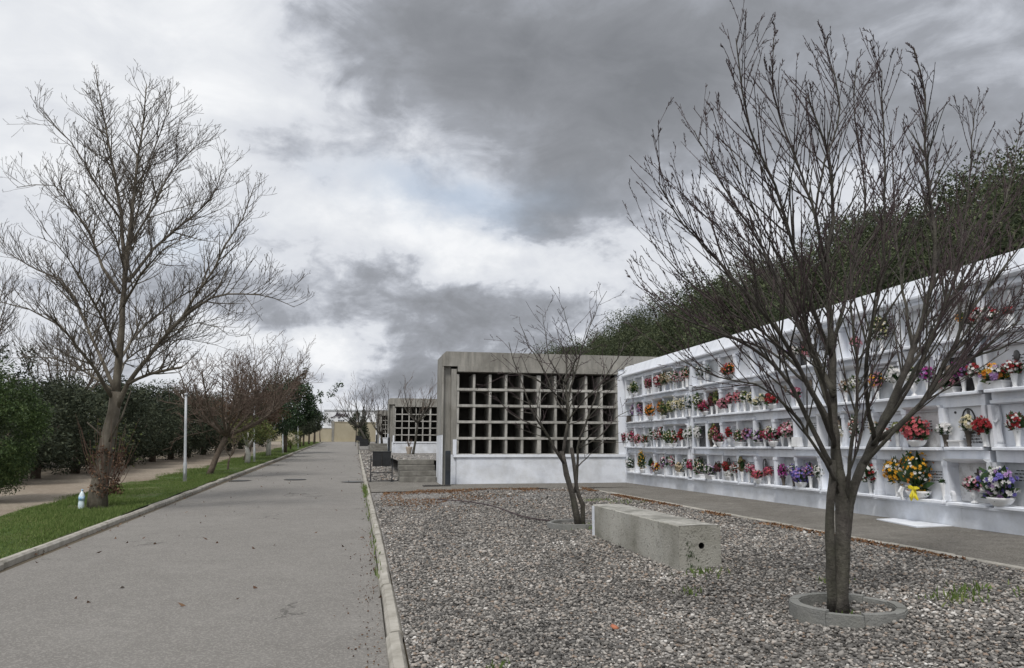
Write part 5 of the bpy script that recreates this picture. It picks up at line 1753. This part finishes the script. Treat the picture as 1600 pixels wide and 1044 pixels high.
for _ in range(260):
    y = 8 + 45 * g_.random() ** 1.5
    x = g_.choice((x_left(y) + abs(g_.gauss(.12, .12)), x_right(y) - abs(g_.gauss(.06, .08)), g_.uniform(-4, 0)))
    lf.append((x, y, road_z(y) + .012))
blades("fallen_leaves", lf, [.03] * len(lf), .02, "dead_leaf", "brown fallen leaves scattered along the road edges", "leaves", 15, 2.2)

# ------------------------------------------------------------------ road end: beige wall, white building with script sign
wl = thing("beige_wall", "long beige rendered boundary wall closing off the road end", "wall", (-8.0, 104, 2.3))
pieces = [(-36, 96, -24, 100), (-24, 100, -14, 102.6), (-14, 102.6, -8.2, 104.3), (-8.2, 104.3, -3.6, 105.8), (-3.6, 105.8, 2.2, 107.8)]
for i, (xa, ya, xb, yb) in enumerate(pieces):
    L = math.hypot(xb - xa, yb - ya)
    hh = (1.8, 1.8, 1.75, 1.8, 2.6)[i]
    o = MB().box(.15, L - .15, -.12, .12, -.3, hh).build("wall_panel", "beige_wall", wl, loc=(xa + 8, ya - 104, 0))
    o.rotation_euler.z = math.atan2(yb - ya, xb - xa)
    c = MB().box(.15, L - .15, -.17, .17, hh + .002, hh + .10).build("coping", "far_white" if i in (2, 3) else "beige_wall", wl, loc=(xa + 8, ya - 104, 0))
    c.rotation_euler.z = o.rotation_euler.z
    c = MB().box(-.145, .145, -.18, .18, -.3, hh + .16).build("wall_pier", "concrete", wl, loc=(xa + 8, ya - 104, 0))
    c.rotation_euler.z = o.rotation_euler.z
    c = MB().box(.15, L - .15, -.55, -.13, -.25, .10).build("footing_kerb", "beige_wall", wl, loc=(xa + 8, ya - 104, 0))
    c.rotation_euler.z = o.rotation_euler.z

BY = 140.0
bA, bB = on_y(507, 642, BY), on_y(585, 639, BY)
bw = thing("white_building", "white flat-roofed building with dark script lettering beyond the beige wall", "building", (bA.x, BY, 2.3))
WB, HB = 16.0, bA.z - 2.3
MB().box(0, WB, 0, 14, -.5, HB).build("wall", "far_white", bw)
MB().box(-.12, WB + .12, -.12, 14.1, HB + .002, HB + .22).build("parapet", "galvanised", bw)
for px0, px1 in ((513.5, 521), (528, 538), (545, 556), (562, 572)):
    q0, q1 = on_y(px0, 656, BY), on_y(px1, 662, BY)
    x0, x1, zt, zb = q0.x - bA.x, q1.x - bA.x, q0.z - 2.3, q1.z - 2.3
    wd = MB().box(x0, x1, -.03, -.004, zb, zt).build("window", "far_glass", bw)
    fr = MB()
    for k in range(4):
        xx = x0 + (x1 - x0) * k / 3
        fr.box(xx - .04, xx + .04, -.07, -.032, zb, zt)
    fr.box(x0 - .05, x1 + .05, -.075, -.033, zt, zt + .09)
    fr.build("frame", "far_white", wd)
    MB().box(x0 - .1, x1 + .1, -.14, -.002, zb - .14, zb - .002).build("sill", "far_white", wd)
# the script sign, stroke by stroke
sg = MB()
u = lambda a, b: (on_y(505 + a / 26.1, 632 + b / 26.1, BY).x - bA.x, -.09, on_y(505 + a / 26.1, 632 + b / 26.1, BY).z - 2.3)
for st_, w_ in (([(300, 540), (430, 500), (520, 430), (575, 310), (590, 400), (600, 480)], .09), ([(470, 470), (560, 455), (620, 450)], .06),
                ([(690, 375), (630, 400), (620, 460), (665, 470), (700, 400), (695, 480), (660, 545), (600, 540)], .09),
                ([(740, 450), (790, 410), (800, 385), (750, 400), (735, 470), (780, 490), (830, 470)], .07), ([(830, 470), (850, 400), (890, 370), (950, 380)], .08),
                ([(850, 480), (890, 440), (900, 480), (930, 470)], .08), ([(940, 440), (945, 480), (990, 475), (1010, 370), (1005, 490)], .08)):
    sg.tube(catmull([Vector(u(*q)) for q in st_], .15), w_, 5)
sg.build("script_sign", "sign_ink", bw)
